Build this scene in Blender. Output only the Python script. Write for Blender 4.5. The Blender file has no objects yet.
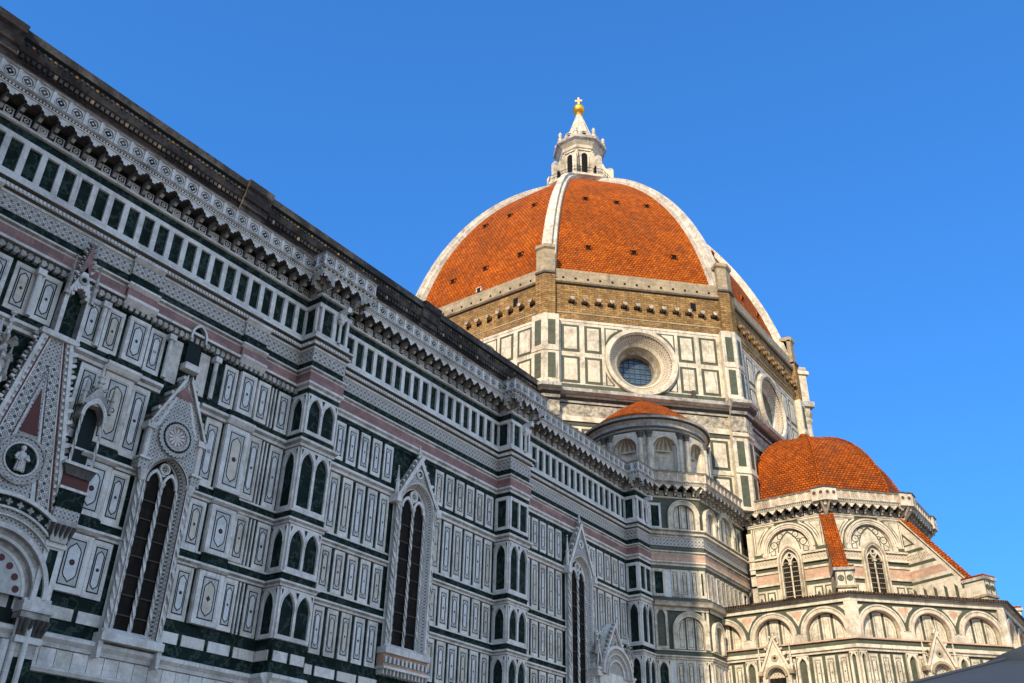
import bpy, math, random
from mathutils import Vector, Matrix
random.seed(7)
scene = bpy.context.scene
COL = scene.collection
PI = math.pi
rad = math.radians
T225 = math.tan(rad(22.5))

# ------------------------------------------------------------------ camera
cam_d = bpy.data.cameras.new("Camera")
cam = bpy.data.objects.new("Camera", cam_d)
COL.objects.link(cam)
scene.camera = cam
cam_d.sensor_width = 36.0
cam_d.lens = 917.77 * 36.0 / 1024.0
cam_d.clip_end = 5000
yaw, pit, rol = rad(36.28), rad(30.0), rad(1.29)
Fv = Vector((math.cos(yaw)*math.cos(pit), math.sin(yaw)*math.cos(pit), math.sin(pit)))
R0 = Vector((math.sin(yaw), -math.cos(yaw), 0))
U0 = R0.cross(Fv)
Rv = math.cos(rol)*R0 + math.sin(rol)*U0
Uv = -math.sin(rol)*R0 + math.cos(rol)*U0
cam.matrix_world = Matrix(((Rv.x, Uv.x, -Fv.x, -95.88), (Rv.y, Uv.y, -Fv.y, -57.84),
                           (Rv.z, Uv.z, -Fv.z, 1.6), (0, 0, 0, 1)))

# ------------------------------------------------------------------ light
SUN_AZ, SUN_EL = rad(180 + 13.0), rad(31.4)     # direction the sun stands in, counted from +x
sdir = Vector((math.cos(SUN_AZ)*math.cos(SUN_EL), math.sin(SUN_AZ)*math.cos(SUN_EL), math.sin(SUN_EL)))
sun_d = bpy.data.lights.new("Sun", 'SUN')
sun_d.energy = 3.85
sun_d.angle = rad(0.5)
sun_d.color = (1.0, 0.84, 0.60)
sun = bpy.data.objects.new("Sun", sun_d)
COL.objects.link(sun)
sun.rotation_euler = (-sdir).to_track_quat('-Z', 'Y').to_euler()
world = bpy.data.worlds.new("World")
scene.world = world
world.use_nodes = True
wn = world.node_tree
bg = wn.nodes['Background']
sky = wn.nodes.new('ShaderNodeTexSky')
sky.sky_type = 'NISHITA'
sky.sun_disc = False
sky.sun_elevation = SUN_EL
sky.sun_rotation = math.atan2(sdir.x, sdir.y)
sky.altitude = 0
sky.air_density = 1.0
sky.dust_density = 0.0
sky.ozone_density = 4.0
tint = wn.nodes.new('ShaderNodeMix'); tint.data_type = 'RGBA'; tint.blend_type = 'MULTIPLY'
tint.inputs[0].default_value = 1.0
tint.inputs[7].default_value = (0.27, 0.86, 1.70, 1)      # the deep clear blue of the photograph's sky
gam = wn.nodes.new('ShaderNodeGamma'); gam.inputs[1].default_value = 0.6
wn.links.new(sky.outputs[0], gam.inputs[0])
wn.links.new(gam.outputs[0], tint.inputs[6])
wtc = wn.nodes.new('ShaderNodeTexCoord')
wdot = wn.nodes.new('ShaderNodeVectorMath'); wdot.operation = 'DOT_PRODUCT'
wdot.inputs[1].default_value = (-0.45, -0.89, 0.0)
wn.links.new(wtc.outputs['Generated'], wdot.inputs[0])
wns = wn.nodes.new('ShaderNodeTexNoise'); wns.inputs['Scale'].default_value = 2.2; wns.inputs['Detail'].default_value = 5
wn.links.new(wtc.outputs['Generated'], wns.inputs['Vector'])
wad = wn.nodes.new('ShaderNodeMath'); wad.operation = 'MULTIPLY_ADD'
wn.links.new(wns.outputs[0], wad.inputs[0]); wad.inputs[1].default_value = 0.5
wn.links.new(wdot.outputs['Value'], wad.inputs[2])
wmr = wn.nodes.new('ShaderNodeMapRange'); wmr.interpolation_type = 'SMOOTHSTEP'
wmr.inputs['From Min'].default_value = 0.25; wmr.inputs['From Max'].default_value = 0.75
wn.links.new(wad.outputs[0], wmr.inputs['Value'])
sky_fill = wn.nodes.new('ShaderNodeMix'); sky_fill.data_type = 'RGBA'  # added bright half of the unseen south-west sky, lifts the fill light
wn.links.new(wmr.outputs[0], sky_fill.inputs[0])
wn.links.new(tint.outputs[2], sky_fill.inputs[6])
sky_fill.inputs[7].default_value = (3.0, 4.15, 5.8, 1)
wn.links.new(sky_fill.outputs[2], bg.inputs[0])
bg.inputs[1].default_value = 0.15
scene.view_settings.view_transform = 'Standard'
scene.view_settings.look = 'None'
scene.view_settings.gamma = 1
scene.view_settings.exposure = 0.78
scene.view_settings.use_curve_mapping = False
scene.cycles.max_bounces = 5
scene.cycles.diffuse_bounces = 3
scene.cycles.caustics_reflective = False
scene.cycles.caustics_refractive = False

# ------------------------------------------------------------------ materials
def new_mat(name):
    m = bpy.data.materials.new(name)
    m.use_nodes = True
    nt = m.node_tree
    return m, nt, nt.nodes['Principled BSDF']
def N(nt, t, **kw):
    n = nt.nodes.new(t)
    for k, v in kw.items():
        setattr(n, k, v)
    return n
def coords(nt, uv=True, scale=(1, 1, 1)):
    if uv:
        c = N(nt, 'ShaderNodeUVMap').outputs[0]
    else:
        c = N(nt, 'ShaderNodeNewGeometry').outputs['Position']
    mp = N(nt, 'ShaderNodeMapping')
    mp.inputs['Scale'].default_value = scale
    nt.links.new(c, mp.inputs[0])
    return mp.outputs[0]
def noise(nt, vec, scale, detail=4, rough=0.6):
    n = N(nt, 'ShaderNodeTexNoise')
    n.inputs['Scale'].default_value = scale
    n.inputs['Detail'].default_value = detail
    n.inputs['Roughness'].default_value = rough
    nt.links.new(vec, n.inputs['Vector'])
    return n.outputs[0]
def ramp(nt, fac, stops):
    r = N(nt, 'ShaderNodeValToRGB')
    e = r.color_ramp.elements
    while len(e) < len(stops):
        e.new(0.5)
    for i, (p, c) in enumerate(stops):
        e[i].position = p
        e[i].color = (c[0], c[1], c[2], 1) if hasattr(c, '__len__') else (c, c, c, 1)
    nt.links.new(fac, r.inputs[0])
    return r.outputs[0]
def mix(nt, a, b, fac, mode='MIX'):
    m = N(nt, 'ShaderNodeMix', data_type='RGBA', blend_type=mode)
    for i, v in ((6, a), (7, b), (0, fac)):
        if hasattr(v, 'node'):
            nt.links.new(v, m.inputs[i])
        elif i == 0:
            m.inputs[0].default_value = v
        else:
            m.inputs[i].default_value = (v[0], v[1], v[2], 1)
    return m.outputs[2]
def bump(nt, bsdf, h, dist, strength=0.6):
    b = N(nt, 'ShaderNodeBump')
    b.inputs['Strength'].default_value = strength
    b.inputs['Distance'].default_value = dist
    nt.links.new(h, b.inputs['Height'])
    nt.links.new(b.outputs[0], bsdf.inputs['Normal'])

def stone(name, c1, c2, dirt, dirt_amt=0.5, rough=0.65, blocks=None, bc=0.5, fine=2.2, streak=True, spec=0.35, vein=None):
    """veined, weathered stone: colour variation, patches of dirt with their own shape, optional ashlar joints"""
    m, nt, b = new_mat(name)
    pos = coords(nt, False)
    col = mix(nt, c1, c2, ramp(nt, noise(nt, pos, fine, 6), [(0.3, 0), (0.7, 1)]))
    col = mix(nt, col, (0.5, 0.5, 0.5), ramp(nt, noise(nt, pos, 9.0, 5, 0.7), [(0.35, 0.35), (0.65, 0.0)]), 'MULTIPLY')
    if blocks:
        uv = coords(nt)
        br = N(nt, 'ShaderNodeTexBrick')
        nt.links.new(uv, br.inputs['Vector'])
        br.inputs['Color1'].default_value = (bc, bc, bc, 1)
        br.inputs['Color2'].default_value = (1, 1, 1, 1)
        br.inputs['Mortar'].default_value = (0.35, 0.33, 0.3, 1)
        br.inputs['Scale'].default_value = 1
        br.inputs['Mortar Size'].default_value = blocks[2]
        br.inputs['Brick Width'].default_value = blocks[0]
        br.inputs['Row Height'].default_value = blocks[1]
        col = mix(nt, col, br.outputs['Color'], 0.8, 'MULTIPLY')
    if vein:
        vn = ramp(nt, noise(nt, pos, 1.1, 6, 0.6), [(0.465, 0), (0.5, 0.75), (0.535, 0)])
        col = mix(nt, col, vein, vn)
    d = ramp(nt, noise(nt, pos, 0.55, 7, 0.72), [(0.46, 0), (0.72, 1)])
    if streak:
        sv = coords(nt, False, (3.0, 3.0, 0.16))
        d2 = ramp(nt, noise(nt, sv, 1.5, 6, 0.7), [(0.53, 0), (0.66, 1)])
        gate = ramp(nt, noise(nt, pos, 0.22, 3, 0.5), [(0.42, 0.15), (0.6, 1)])
        d2 = mix(nt, d2, gate, 1.0, 'MULTIPLY')
        d = mix(nt, d, d2, 1.0, 'LIGHTEN')
    md = N(nt, 'ShaderNodeMath', operation='MULTIPLY')
    md.inputs[1].default_value = dirt_amt
    nt.links.new(d, md.inputs[0])
    col = mix(nt, col, dirt, md.outputs[0])
    nt.links.new(col, b.inputs['Base Color'])
    b.inputs['Roughness'].default_value = rough
    b.inputs['Specular IOR Level'].default_value = spec
    bump(nt, b, noise(nt, pos, 6, 6, 0.7), 0.03, 0.5)
    return m

def tiles(name, c1, c2, mortar, w, h, ms, dark=(0.09, 0.035, 0.02), dark_amt=0.6, bmp=0.05, streaky=True, lo=0.5):
    m, nt, b = new_mat(name)
    uv = coords(nt)
    br = N(nt, 'ShaderNodeTexBrick')
    nt.links.new(uv, br.inputs['Vector'])
    for k, c in (('Color1', c1), ('Color2', c2), ('Mortar', mortar)):
        br.inputs[k].default_value = (*c, 1)
    br.inputs['Scale'].default_value = 1
    br.inputs['Mortar Size'].default_value = ms
    br.inputs['Mortar Smooth'].default_value = 0.4
    br.inputs['Brick Width'].default_value = w
    br.inputs['Row Height'].default_value = h
    pos = coords(nt, False)
    col = br.outputs['Color']
    col = mix(nt, col, (0.5, 0.45, 0.42), ramp(nt, noise(nt, pos, 1.6, 8, 0.8), [(0.42, 0.85), (0.6, 0.0)]), 'MULTIPLY')
    col = mix(nt, col, (0.74, 0.72, 0.70), ramp(nt, noise(nt, pos, 0.16, 4, 0.6), [(0.42, 0.7), (0.6, 0.0)]), 'MULTIPLY')
    d = ramp(nt, noise(nt, pos, 0.35, 8, 0.75), [(lo, 0), (lo + 0.2, 1)])
    if streaky:
        sv = coords(nt, True, (1.4, 0.08, 1))
        d = mix(nt, d, ramp(nt, noise(nt, sv, 1.0, 4, 0.6), [(0.55, 0), (0.75, 1)]), 0.5)
    md = N(nt, 'ShaderNodeMath', operation='MULTIPLY')
    md.inputs[1].default_value = dark_amt
    nt.links.new(d, md.inputs[0])
    col = mix(nt, col, dark, md.outputs[0])
    nt.links.new(col, b.inputs['Base Color'])
    b.inputs['Roughness'].default_value = 0.85
    b.inputs['Specular IOR Level'].default_value = 0.1
    mh = mix(nt, br.outputs['Fac'], noise(nt, pos, 5, 5, 0.7), 0.35)
    inv = N(nt, 'ShaderNodeMath', operation='SUBTRACT')
    inv.inputs[0].default_value = 1
    nt.links.new(mh, inv.inputs[1])
    bump(nt, b, inv.outputs[0], bmp, 0.8)
    return m

def pattern(name, ca, cb, cc, cell, thr=(0.32, 0.36)):
    """small geometric inlay: rosettes set in a grid, three stones"""
    m, nt, b = new_mat(name)
    uv = coords(nt, True, (1 / cell, 1 / cell, 1))
    fr = N(nt, 'ShaderNodeVectorMath', operation='FRACTION')
    nt.links.new(uv, fr.inputs[0])
    sb = N(nt, 'ShaderNodeVectorMath', operation='SUBTRACT')
    nt.links.new(fr.outputs[0], sb.inputs[0])
    sb.inputs[1].default_value = (0.5, 0.5, 0)
    sp = N(nt, 'ShaderNodeSeparateXYZ')
    nt.links.new(sb.outputs[0], sp.inputs[0])
    cm = N(nt, 'ShaderNodeCombineXYZ')
    nt.links.new(sp.outputs[0], cm.inputs[0]); nt.links.new(sp.outputs[1], cm.inputs[1])
    ln = N(nt, 'ShaderNodeVectorMath', operation='LENGTH')
    nt.links.new(cm.outputs[0], ln.inputs[0])
    ax = N(nt, 'ShaderNodeMath', operation='ABSOLUTE'); nt.links.new(sp.outputs[0], ax.inputs[0])
    ay = N(nt, 'ShaderNodeMath', operation='ABSOLUTE'); nt.links.new(sp.outputs[1], ay.inputs[0])
    ad = N(nt, 'ShaderNodeMath', operation='ADD'); nt.links.new(ax.outputs[0], ad.inputs[0]); nt.links.new(ay.outputs[0], ad.inputs[1])
    c = ramp(nt, ln.outputs['Value'], [(0.0, cc), (0.11, cc), (0.13, ca), (0.24, ca), (0.26, cb), (thr[0], cb), (thr[1], ca)])
    star = ramp(nt, ad.outputs[0], [(0.66, 0), (0.70, 1)])
    c = mix(nt, c, cb, star)
    pos = coords(nt, False)
    c = mix(nt, c, (0.45, 0.42, 0.38), ramp(nt, noise(nt, pos, 4, 5, 0.7), [(0.35, 0.6), (0.65, 0.0)]), 'MULTIPLY')
    nt.links.new(c, b.inputs['Base Color'])
    b.inputs['Roughness'].default_value = 0.6
    return m

def plain(name, c, rough=0.6, metallic=0.0, var=0.3):
    m, nt, b = new_mat(name)
    pos = coords(nt, False)
    dk = [x * (1 - var) for x in c]
    nt.links.new(mix(nt, c, dk, noise(nt, pos, 3.0, 5, 0.65)), b.inputs['Base Color'])
    b.inputs['Roughness'].default_value = rough
    b.inputs['Metallic'].default_value = metallic
    b.inputs['Specular IOR Level'].default_value = 0.08
    return m

W = stone('white_marble', (0.76, 0.745, 0.71), (0.64, 0.625, 0.59), (0.12, 0.105, 0.09), 0.55, blocks=(1.6, 0.8, 0.005), bc=0.86)
W2 = stone('cleaned_white_marble', (0.76, 0.735, 0.69), (0.64, 0.61, 0.56), (0.22, 0.18, 0.14), 0.45)
W3 = stone('yellowed_white_marble', (0.68, 0.645, 0.58), (0.54, 0.51, 0.45), (0.12, 0.10, 0.08), 0.6)
WP2 = stone('cream_panel_marble', (0.62, 0.57, 0.48), (0.50, 0.45, 0.37), (0.20, 0.16, 0.12), 0.55)
RIBM = stone('rib_stone', (0.76, 0.70, 0.585), (0.55, 0.49, 0.39), (0.14, 0.12, 0.095), 0.7, blocks=(1.1, 1.5, 0.02), bc=0.72)
WP = stone('pale_panel_marble', (0.66, 0.67, 0.67), (0.55, 0.56, 0.56), (0.25, 0.22, 0.19), 0.45)
WG = stone('grey_field_marble', (0.52, 0.52, 0.50), (0.40, 0.40, 0.385), (0.12, 0.11, 0.10), 0.5)
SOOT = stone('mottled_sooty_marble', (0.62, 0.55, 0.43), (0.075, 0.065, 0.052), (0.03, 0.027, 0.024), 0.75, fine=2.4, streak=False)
WC = stone('cream_marble', (0.74, 0.665, 0.535), (0.60, 0.52, 0.39), (0.10, 0.075, 0.05), 0.75, blocks=(1.3, 0.62, 0.006), bc=0.82)
WS = stone('soot_stained_marble', (0.52, 0.50, 0.46), (0.30, 0.28, 0.25), (0.05, 0.042, 0.035), 0.85)
G = stone('dark_green_serpentine', (0.009, 0.020, 0.018), (0.017, 0.033, 0.028), (0.005, 0.007, 0.006), 0.5, 0.7, blocks=(0.62, 0.30, 0.004), bc=0.5, spec=0.05, vein=(0.05, 0.08, 0.07))
GL = stone('weathered_green_serpentine', (0.066, 0.078, 0.048), (0.105, 0.112, 0.072), (0.035, 0.036, 0.022), 0.5, 0.6, blocks=(0.55, 0.28, 0.006), bc=0.62)
INK = plain('black_green_inlay', (0.014, 0.022, 0.022), 0.5)
PK = stone('pink_marble', (0.38, 0.205, 0.185), (0.27, 0.145, 0.135), (0.10, 0.055, 0.05), 0.5, blocks=(1.5, 0.5, 0.006), bc=0.6)
PKL = stone('pale_pink_marble', (0.62, 0.42, 0.30), (0.50, 0.30, 0.21), (0.25, 0.15, 0.1), 0.5, blocks=(1.4, 0.45, 0.006), bc=0.7)
RED = plain('red_marble_inlay', (0.125, 0.052, 0.048), 0.55)
DK = stone('blackened_cornice_stone', (0.085, 0.078, 0.069), (0.04, 0.037, 0.034), (0.26, 0.235, 0.20), 0.4, 0.85, fine=4)
DKC = stone('black_crusted_stone', (0.05, 0.043, 0.037), (0.024, 0.021, 0.019), (0.30, 0.27, 0.23), 0.5, 0.9, fine=3.5, streak=False)
TAN = stone('tan_cut_stone', (0.45, 0.365, 0.24), (0.34, 0.26, 0.165), (0.10, 0.08, 0.055), 0.6, 0.8, blocks=(1.1, 0.5, 0.012), bc=0.75)
BRK = tiles('rough_brown_masonry', (0.48, 0.31, 0.13), (0.29, 0.175, 0.07), (0.17, 0.105, 0.05), 0.7, 0.26, 0.03, (0.10, 0.065, 0.035), 0.7, 0.05, False, 0.47)
TILE = tiles('terracotta_dome_tiles', (0.62, 0.148, 0.010), (0.43, 0.088, 0.007), (0.15, 0.034, 0.006), 0.40, 0.33, 0.05, (0.075, 0.030, 0.014), 0.8, 0.07, True, 0.47)
TILE2 = tiles('terracotta_roof_tiles', (0.56, 0.128, 0.010), (0.36, 0.071, 0.006), (0.11, 0.026, 0.006), 0.38, 0.27, 0.045, (0.06, 0.026, 0.014), 0.75, 0.06, False)
EAVE = tiles('eaves_tiles', (0.20, 0.135, 0.095), (0.13, 0.09, 0.065), (0.03, 0.02, 0.015), 0.22, 3, 0.05, (0.05, 0.04, 0.03), 0.4)
DARK = plain('dark_void', (0.008, 0.009, 0.011), 0.7)
GOLD = plain('gilded_copper', (0.95, 0.50, 0.07), 0.42, 1.0, 0.2)
LEAD = plain('lead_came', (0.07, 0.066, 0.06), 0.6)
IRON = plain('wrought_iron', (0.03, 0.03, 0.03), 0.55, 0.6)
def glass_mat(name, c1, c2, rough, w, h):
    m, nt, b = new_mat(name)
    uv = coords(nt)
    br = N(nt, 'ShaderNodeTexBrick')
    nt.links.new(uv, br.inputs['Vector'])
    br.offset = 0
    for k, c in (('Color1', c1), ('Color2', c2), ('Mortar', (0.01, 0.01, 0.01))):
        br.inputs[k].default_value = (*c, 1)
    br.inputs['Scale'].default_value = 1
    br.inputs['Mortar Size'].default_value = 0.025
    br.inputs['Brick Width'].default_value = w
    br.inputs['Row Height'].default_value = h
    nt.links.new(br.outputs['Color'], b.inputs['Base Color'])
    b.inputs['Roughness'].default_value = rough
    b.inputs['Specular IOR Level'].default_value = 0.5 if rough < 0.3 else 0.06
    pos = coords(nt, False)
    bump(nt, b, noise(nt, pos, 1.5, 3), 0.03, 0.4)
    return m
GLASS = glass_mat('dark_leaded_glass', (0.008, 0.007, 0.006), (0.022, 0.016, 0.012), 0.65, 0.3, 0.45)
OGLASS = glass_mat('blue_leaded_glass', (0.03, 0.07, 0.13), (0.05, 0.10, 0.17), 0.12, 0.62, 0.62)
PAT = pattern('rosette_inlay', (0.56, 0.55, 0.52), (0.05, 0.07, 0.065), (0.25, 0.07, 0.06), 0.34)
PATB = pattern('frieze_inlay', (0.52, 0.50, 0.46), (0.10, 0.10, 0.09), (0.16, 0.09, 0.08), 0.33)
PATS = pattern('fine_inlay', (0.56, 0.55, 0.52), (0.07, 0.085, 0.085), (0.20, 0.08, 0.07), 0.2)
PATW = pattern('carved_frieze', (0.62, 0.54, 0.42), (0.24, 0.19, 0.13), (0.3, 0.2, 0.13), 0.3)
PAVE = tiles('stone_paving', (0.50, 0.45, 0.38), (0.42, 0.38, 0.32), (0.2, 0.18, 0.16), 0.9, 0.45, 0.01, (0.1, 0.09, 0.08), 0.3)

# ------------------------------------------------------------------ mesh builder
class Fr:
    """a vertical face: u along it, z up, o out of it"""
    def __init__(s, O, n):
        s.O = Vector((O[0], O[1], 0)); s.N = Vector((n[0], n[1], 0)).normalized()
        s.U = Vector((-s.N.y, s.N.x, 0))
    def p(s, u, z, o=0.0):
        v = s.O + s.U * u + s.N * o
        return (v.x, v.y, z)
def oct_frame(c, deg, apo):
    a = rad(deg); n = (math.cos(a), math.sin(a))
    return Fr((c[0] + n[0]*apo, c[1] + n[1]*apo), n)

class MB:
    def __init__(s):
        s.v, s.f, s.m, s.uv, s.mats = [], [], [], [], []
    def mi(s, mat):
        if mat not in s.mats: s.mats.append(mat)
        return s.mats.index(mat)
    def face(s, pts, mat, uv):
        i = len(s.v)
        s.v.extend(pts); s.f.append(list(range(i, i + len(pts)))); s.m.append(s.mi(mat)); s.uv.append(uv)
    def sheet(s, fr, pts, o, mat):
        s.face([fr.p(u, z, o) for u, z in pts], mat, list(pts))
    def rect(s, fr, u0, u1, z0, z1, o, mat):
        s.sheet(fr, [(u0, z0), (u1, z0), (u1, z1), (u0, z1)], o, mat)
    def prism(s, fr, pts, o0, o1, mat, side=None, back=False):
        s.sheet(fr, pts, o1, mat)
        if back: s.sheet(fr, pts[::-1], o0, mat)
        n = len(pts); acc = 0
        for i in range(n):
            a, b = pts[i], pts[(i+1) % n]
            l = math.hypot(b[0]-a[0], b[1]-a[1])
            s.face([fr.p(a[0], a[1], o0), fr.p(b[0], b[1], o0), fr.p(b[0], b[1], o1), fr.p(a[0], a[1], o1)],
                   side or mat, [(acc, o0), (acc+l, o0), (acc+l, o1), (acc, o1)])
            acc += l
    def box(s, fr, u0, u1, z0, z1, o0, o1, mat, back=False):
        s.prism(fr, [(u0, z0), (u1, z0), (u1, z1), (u0, z1)], o0, o1, mat, back=back)
    def ring(s, fr, cu, cz, r0, r1, a0, a1, n, o0, o1, mat, matin=None, o_in=None):
        """arch ring; o_in lets the inner edge sit deeper (a splay)"""
        if o_in is None: o_in = o1
        P = lambda r, a: (cu + r*math.cos(a), cz + r*math.sin(a))
        for k in range(n):
            a, b = a0 + (a1-a0)*k/n, a0 + (a1-a0)*(k+1)/n
            q = [P(r0, a), P(r1, a), P(r1, b), P(r0, b)]
            L0, L1 = a*(r0+r1)/2, b*(r0+r1)/2
            uvs = [(L0, 0), (L0, r1-r0), (L1, r1-r0), (L1, 0)]
            s.face([fr.p(*q[0], o_in), fr.p(*q[1], o1), fr.p(*q[2], o1), fr.p(*q[3], o_in)], mat, uvs)
            if o1 > o0:
                s.face([fr.p(*q[1], o0), fr.p(*q[2], o0), fr.p(*q[2], o1), fr.p(*q[1], o1)], mat, [(L0, o0), (L1, o0), (L1, o1), (L0, o1)])
            if o_in > o0:
                s.face([fr.p(*q[3], o0), fr.p(*q[0], o0), fr.p(*q[0], o_in), fr.p(*q[3], o_in)], matin or mat, [(L1, o0), (L0, o0), (L0, o_in), (L1, o_in)])
    def disk(s, fr, cu, cz, r, o, mat, n=32, a0=0, a1=2*PI):
        full = abs(a1-a0-2*PI) < 1e-6
        s.sheet(fr, [(cu + r*math.cos(a0+(a1-a0)*k/n), cz + r*math.sin(a0+(a1-a0)*k/n)) for k in range(n if full else n+1)], o, mat)
    def rail(s, fr, u0, u1, prof, mat, e0=0.0, e1=0.0, mats=None):
        """moulding: profile [(o,z)...] swept along u, ends mitred by e*o"""
        for i in range(len(prof)-1):
            (oa, za), (ob, zb) = prof[i], prof[i+1]
            s.face([fr.p(u0 - e0*oa, za, oa), fr.p(u1 + e1*oa, za, oa), fr.p(u1 + e1*ob, zb, ob), fr.p(u0 - e0*ob, zb, ob)],
                   mats[i] if mats else mat, [(u0, za+oa), (u1, za+oa), (u1, zb+ob+0.01), (u0, zb+ob+0.01)])
        if not e0: s.face([fr.p(u0, z, o) for o, z in prof], mat, [(o, z) for o, z in prof])
        if not e1: s.face([fr.p(u1, z, o) for o, z in prof][::-1], mat, [(o, z) for o, z in prof][::-1])
    def tube(s, a, b, r0, r1, n, mat, cap=False):
        a, b = Vector(a), Vector(b); d = (b-a).normalized()
        x = d.orthogonal().normalized(); y = d.cross(x)
        A = [a + (x*math.cos(2*PI*k/n) + y*math.sin(2*PI*k/n))*r0 for k in range(n)]
        B = [b + (x*math.cos(2*PI*k/n) + y*math.sin(2*PI*k/n))*r1 for k in range(n)]
        l = (b-a).length
        for k in range(n):
            j = (k+1) % n; u0, u1 = 2*PI*k/n*r0, 2*PI*(k+1)/n*r0
            s.face([tuple(A[k]), tuple(A[j]), tuple(B[j]), tuple(B[k])], mat, [(u0, 0), (u1, 0), (u1, l), (u0, l)])
        if cap:
            s.face([tuple(p) for p in B], mat, [(p.x, p.y) for p in B]); s.face([tuple(p) for p in A[::-1]], mat, [(p.x, p.y) for p in A[::-1]])
    def lathe(s, c, prof, n, mat, a0=0, a1=2*PI, mats=None):
        acc = 0
        for i in range(len(prof)-1):
            (ra, za), (rb, zb) = prof[i], prof[i+1]
            l = math.hypot(rb-ra, zb-za); rm = max(ra, rb)
            for k in range(n):
                a, b = a0+(a1-a0)*k/n, a0+(a1-a0)*(k+1)/n
                q = [(c[0]+ra*math.cos(a), c[1]+ra*math.sin(a), za), (c[0]+ra*math.cos(b), c[1]+ra*math.sin(b), za),
                     (c[0]+rb*math.cos(b), c[1]+rb*math.sin(b), zb), (c[0]+rb*math.cos(a), c[1]+rb*math.sin(a), zb)]
                uv = [(a*rm, acc), (b*rm, acc), (b*rm, acc+l), (a*rm, acc+l)]
                if ra < 1e-6: q, uv = q[1:], uv[1:]
                elif rb < 1e-6: q, uv = q[:3], uv[:3]
                s.face(q, mats[i] if mats else mat, uv)
            acc += l
    def twist(s, fr, u, z0, z1, o, r, mat, mat2):
        """spiral colonnette"""
        n = 8; seg = max(8, int((z1-z0)/0.2))
        for i in range(seg):
            za, zb = z0+(z1-z0)*i/seg, z0+(z1-z0)*(i+1)/seg
            for k in range(n):
                tw0, tw1 = i*0.6, (i+1)*0.6
                a, b = 2*PI*k/n, 2*PI*(k+1)/n
                rr = lambda q: r*(1.0 + 0.22*(1 if q % 2 else -1))
                g = lambda an, z, R: fr.p(u + R*math.cos(an), z, o + R*math.sin(an))
                s.face([g(a+tw0, za, rr(k)), g(b+tw0, za, rr(k+1)), g(b+tw1, zb, rr(k+1)), g(a+tw1, zb, rr(k))], mat2 if k % 4 == 3 else mat,
                       [(a, za), (b, za), (b, zb), (a, zb)])
    def build(s, name, parent=None, smooth=False, label=None):
        me = bpy.data.meshes.new(name)
        me.from_pydata(s.v, [], s.f)
        for m in s.mats: me.materials.append(m)
        me.polygons.foreach_set('material_index', s.m)
        ul = me.uv_layers.new(name='UVMap')
        flat = [c for f in s.uv for p in f for c in (p[0], p[1])]
        ul.data.foreach_set('uv', flat)
        me.update()
        if smooth:
            import bmesh
            bm = bmesh.new(); bm.from_mesh(me); bmesh.ops.remove_doubles(bm, verts=bm.verts, dist=1e-4)
            bm.to_mesh(me); bm.free()
            me.polygons.foreach_set('use_smooth', [True]*len(me.polygons)); me.update()
        o = bpy.data.objects.new(name, me)
        COL.objects.link(o)
        if parent: o.parent = parent
        if label: o['label'] = label
        return o

def thing(name, label, cat, group=None):
    o = bpy.data.objects.new(name, None); COL.objects.link(o)
    o['label'] = label; o['category'] = cat
    if group: o['group'] = group
    return o
def clone(o, rz=None, parent=None):
    c = o.copy(); COL.objects.link(c)
    if rz is not None: c.matrix_basis = Matrix.Rotation(rz, 4, 'Z') @ o.matrix_basis
    if parent: c.parent = parent
    for ch in list(o.children):
        d = ch.copy(); COL.objects.link(d); d.parent = c
    return c

# ------------------------------------------------------------------ ornament pieces
def arch_pts(cu, w, zs, zt, n=7):
    """pointed arch outline from the left springing over the apex to the right springing"""
    h = zt - zs; a = w/2
    R = (a*a + h*h)/(2*a); out = []
    amax = math.asin(min(1, h/R))
    for k in range(n+1):
        t = amax*k/n; out.append((cu - a + R - R*math.cos(t), zs + R*math.sin(t)))
    out += [(2*cu - u, z) for u, z in out[-2::-1]]
    return out
def lancet(cu, w, z0, zs, zt, n=7):
    return [(cu-w/2, z0), (cu+w/2, z0)] + arch_pts(cu, w, zs, zt, n)[::-1]
def cartouche(mb, fr, cu, cz, w, h, o, ink, fill, dot):
    def shp(w, h):
        a = w/2; k = min(0.55*w, h*0.25)
        return [(cu-a*0.55, cz-h/2+k*0.45), (cu, cz-h/2), (cu+a*0.55, cz-h/2+k*0.45), (cu+a*0.72, cz-h/2+k*0.55), (cu+a, cz-h/2+k),
                (cu+a, cz+h/2-k), (cu+a*0.72, cz+h/2-k*0.55), (cu+a*0.55, cz+h/2-k*0.45), (cu, cz+h/2), (cu-a*0.55, cz+h/2-k*0.45),
                (cu-a*0.72, cz+h/2-k*0.55), (cu-a, cz+h/2-k), (cu-a, cz-h/2+k), (cu-a*0.72, cz-h/2+k*0.55)]
    mb.sheet(fr, shp(w, h), o, ink)
    t = min(0.055, w*0.13)
    mb.sheet(fr, shp(w-2*t, h-2.6*t), o+0.004, fill)
    d = w*0.19
    kind = random.random()
    if kind < 0.5:
        mb.sheet(fr, [(cu, cz-d*1.2), (cu+d, cz), (cu, cz+d*1.2), (cu-d, cz)], o+0.008, ink)
        mb.sheet(fr, [(cu, cz-d*.65), (cu+d*.55, cz), (cu, cz+d*.65), (cu-d*.55, cz)], o+0.012, dot)
    else:
        mb.disk(fr, cu, cz, d*1.05, o+0.008, ink, 10); mb.disk(fr, cu, cz, d*0.6, o+0.012, fill if kind < .75 else dot, 8)
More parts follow.
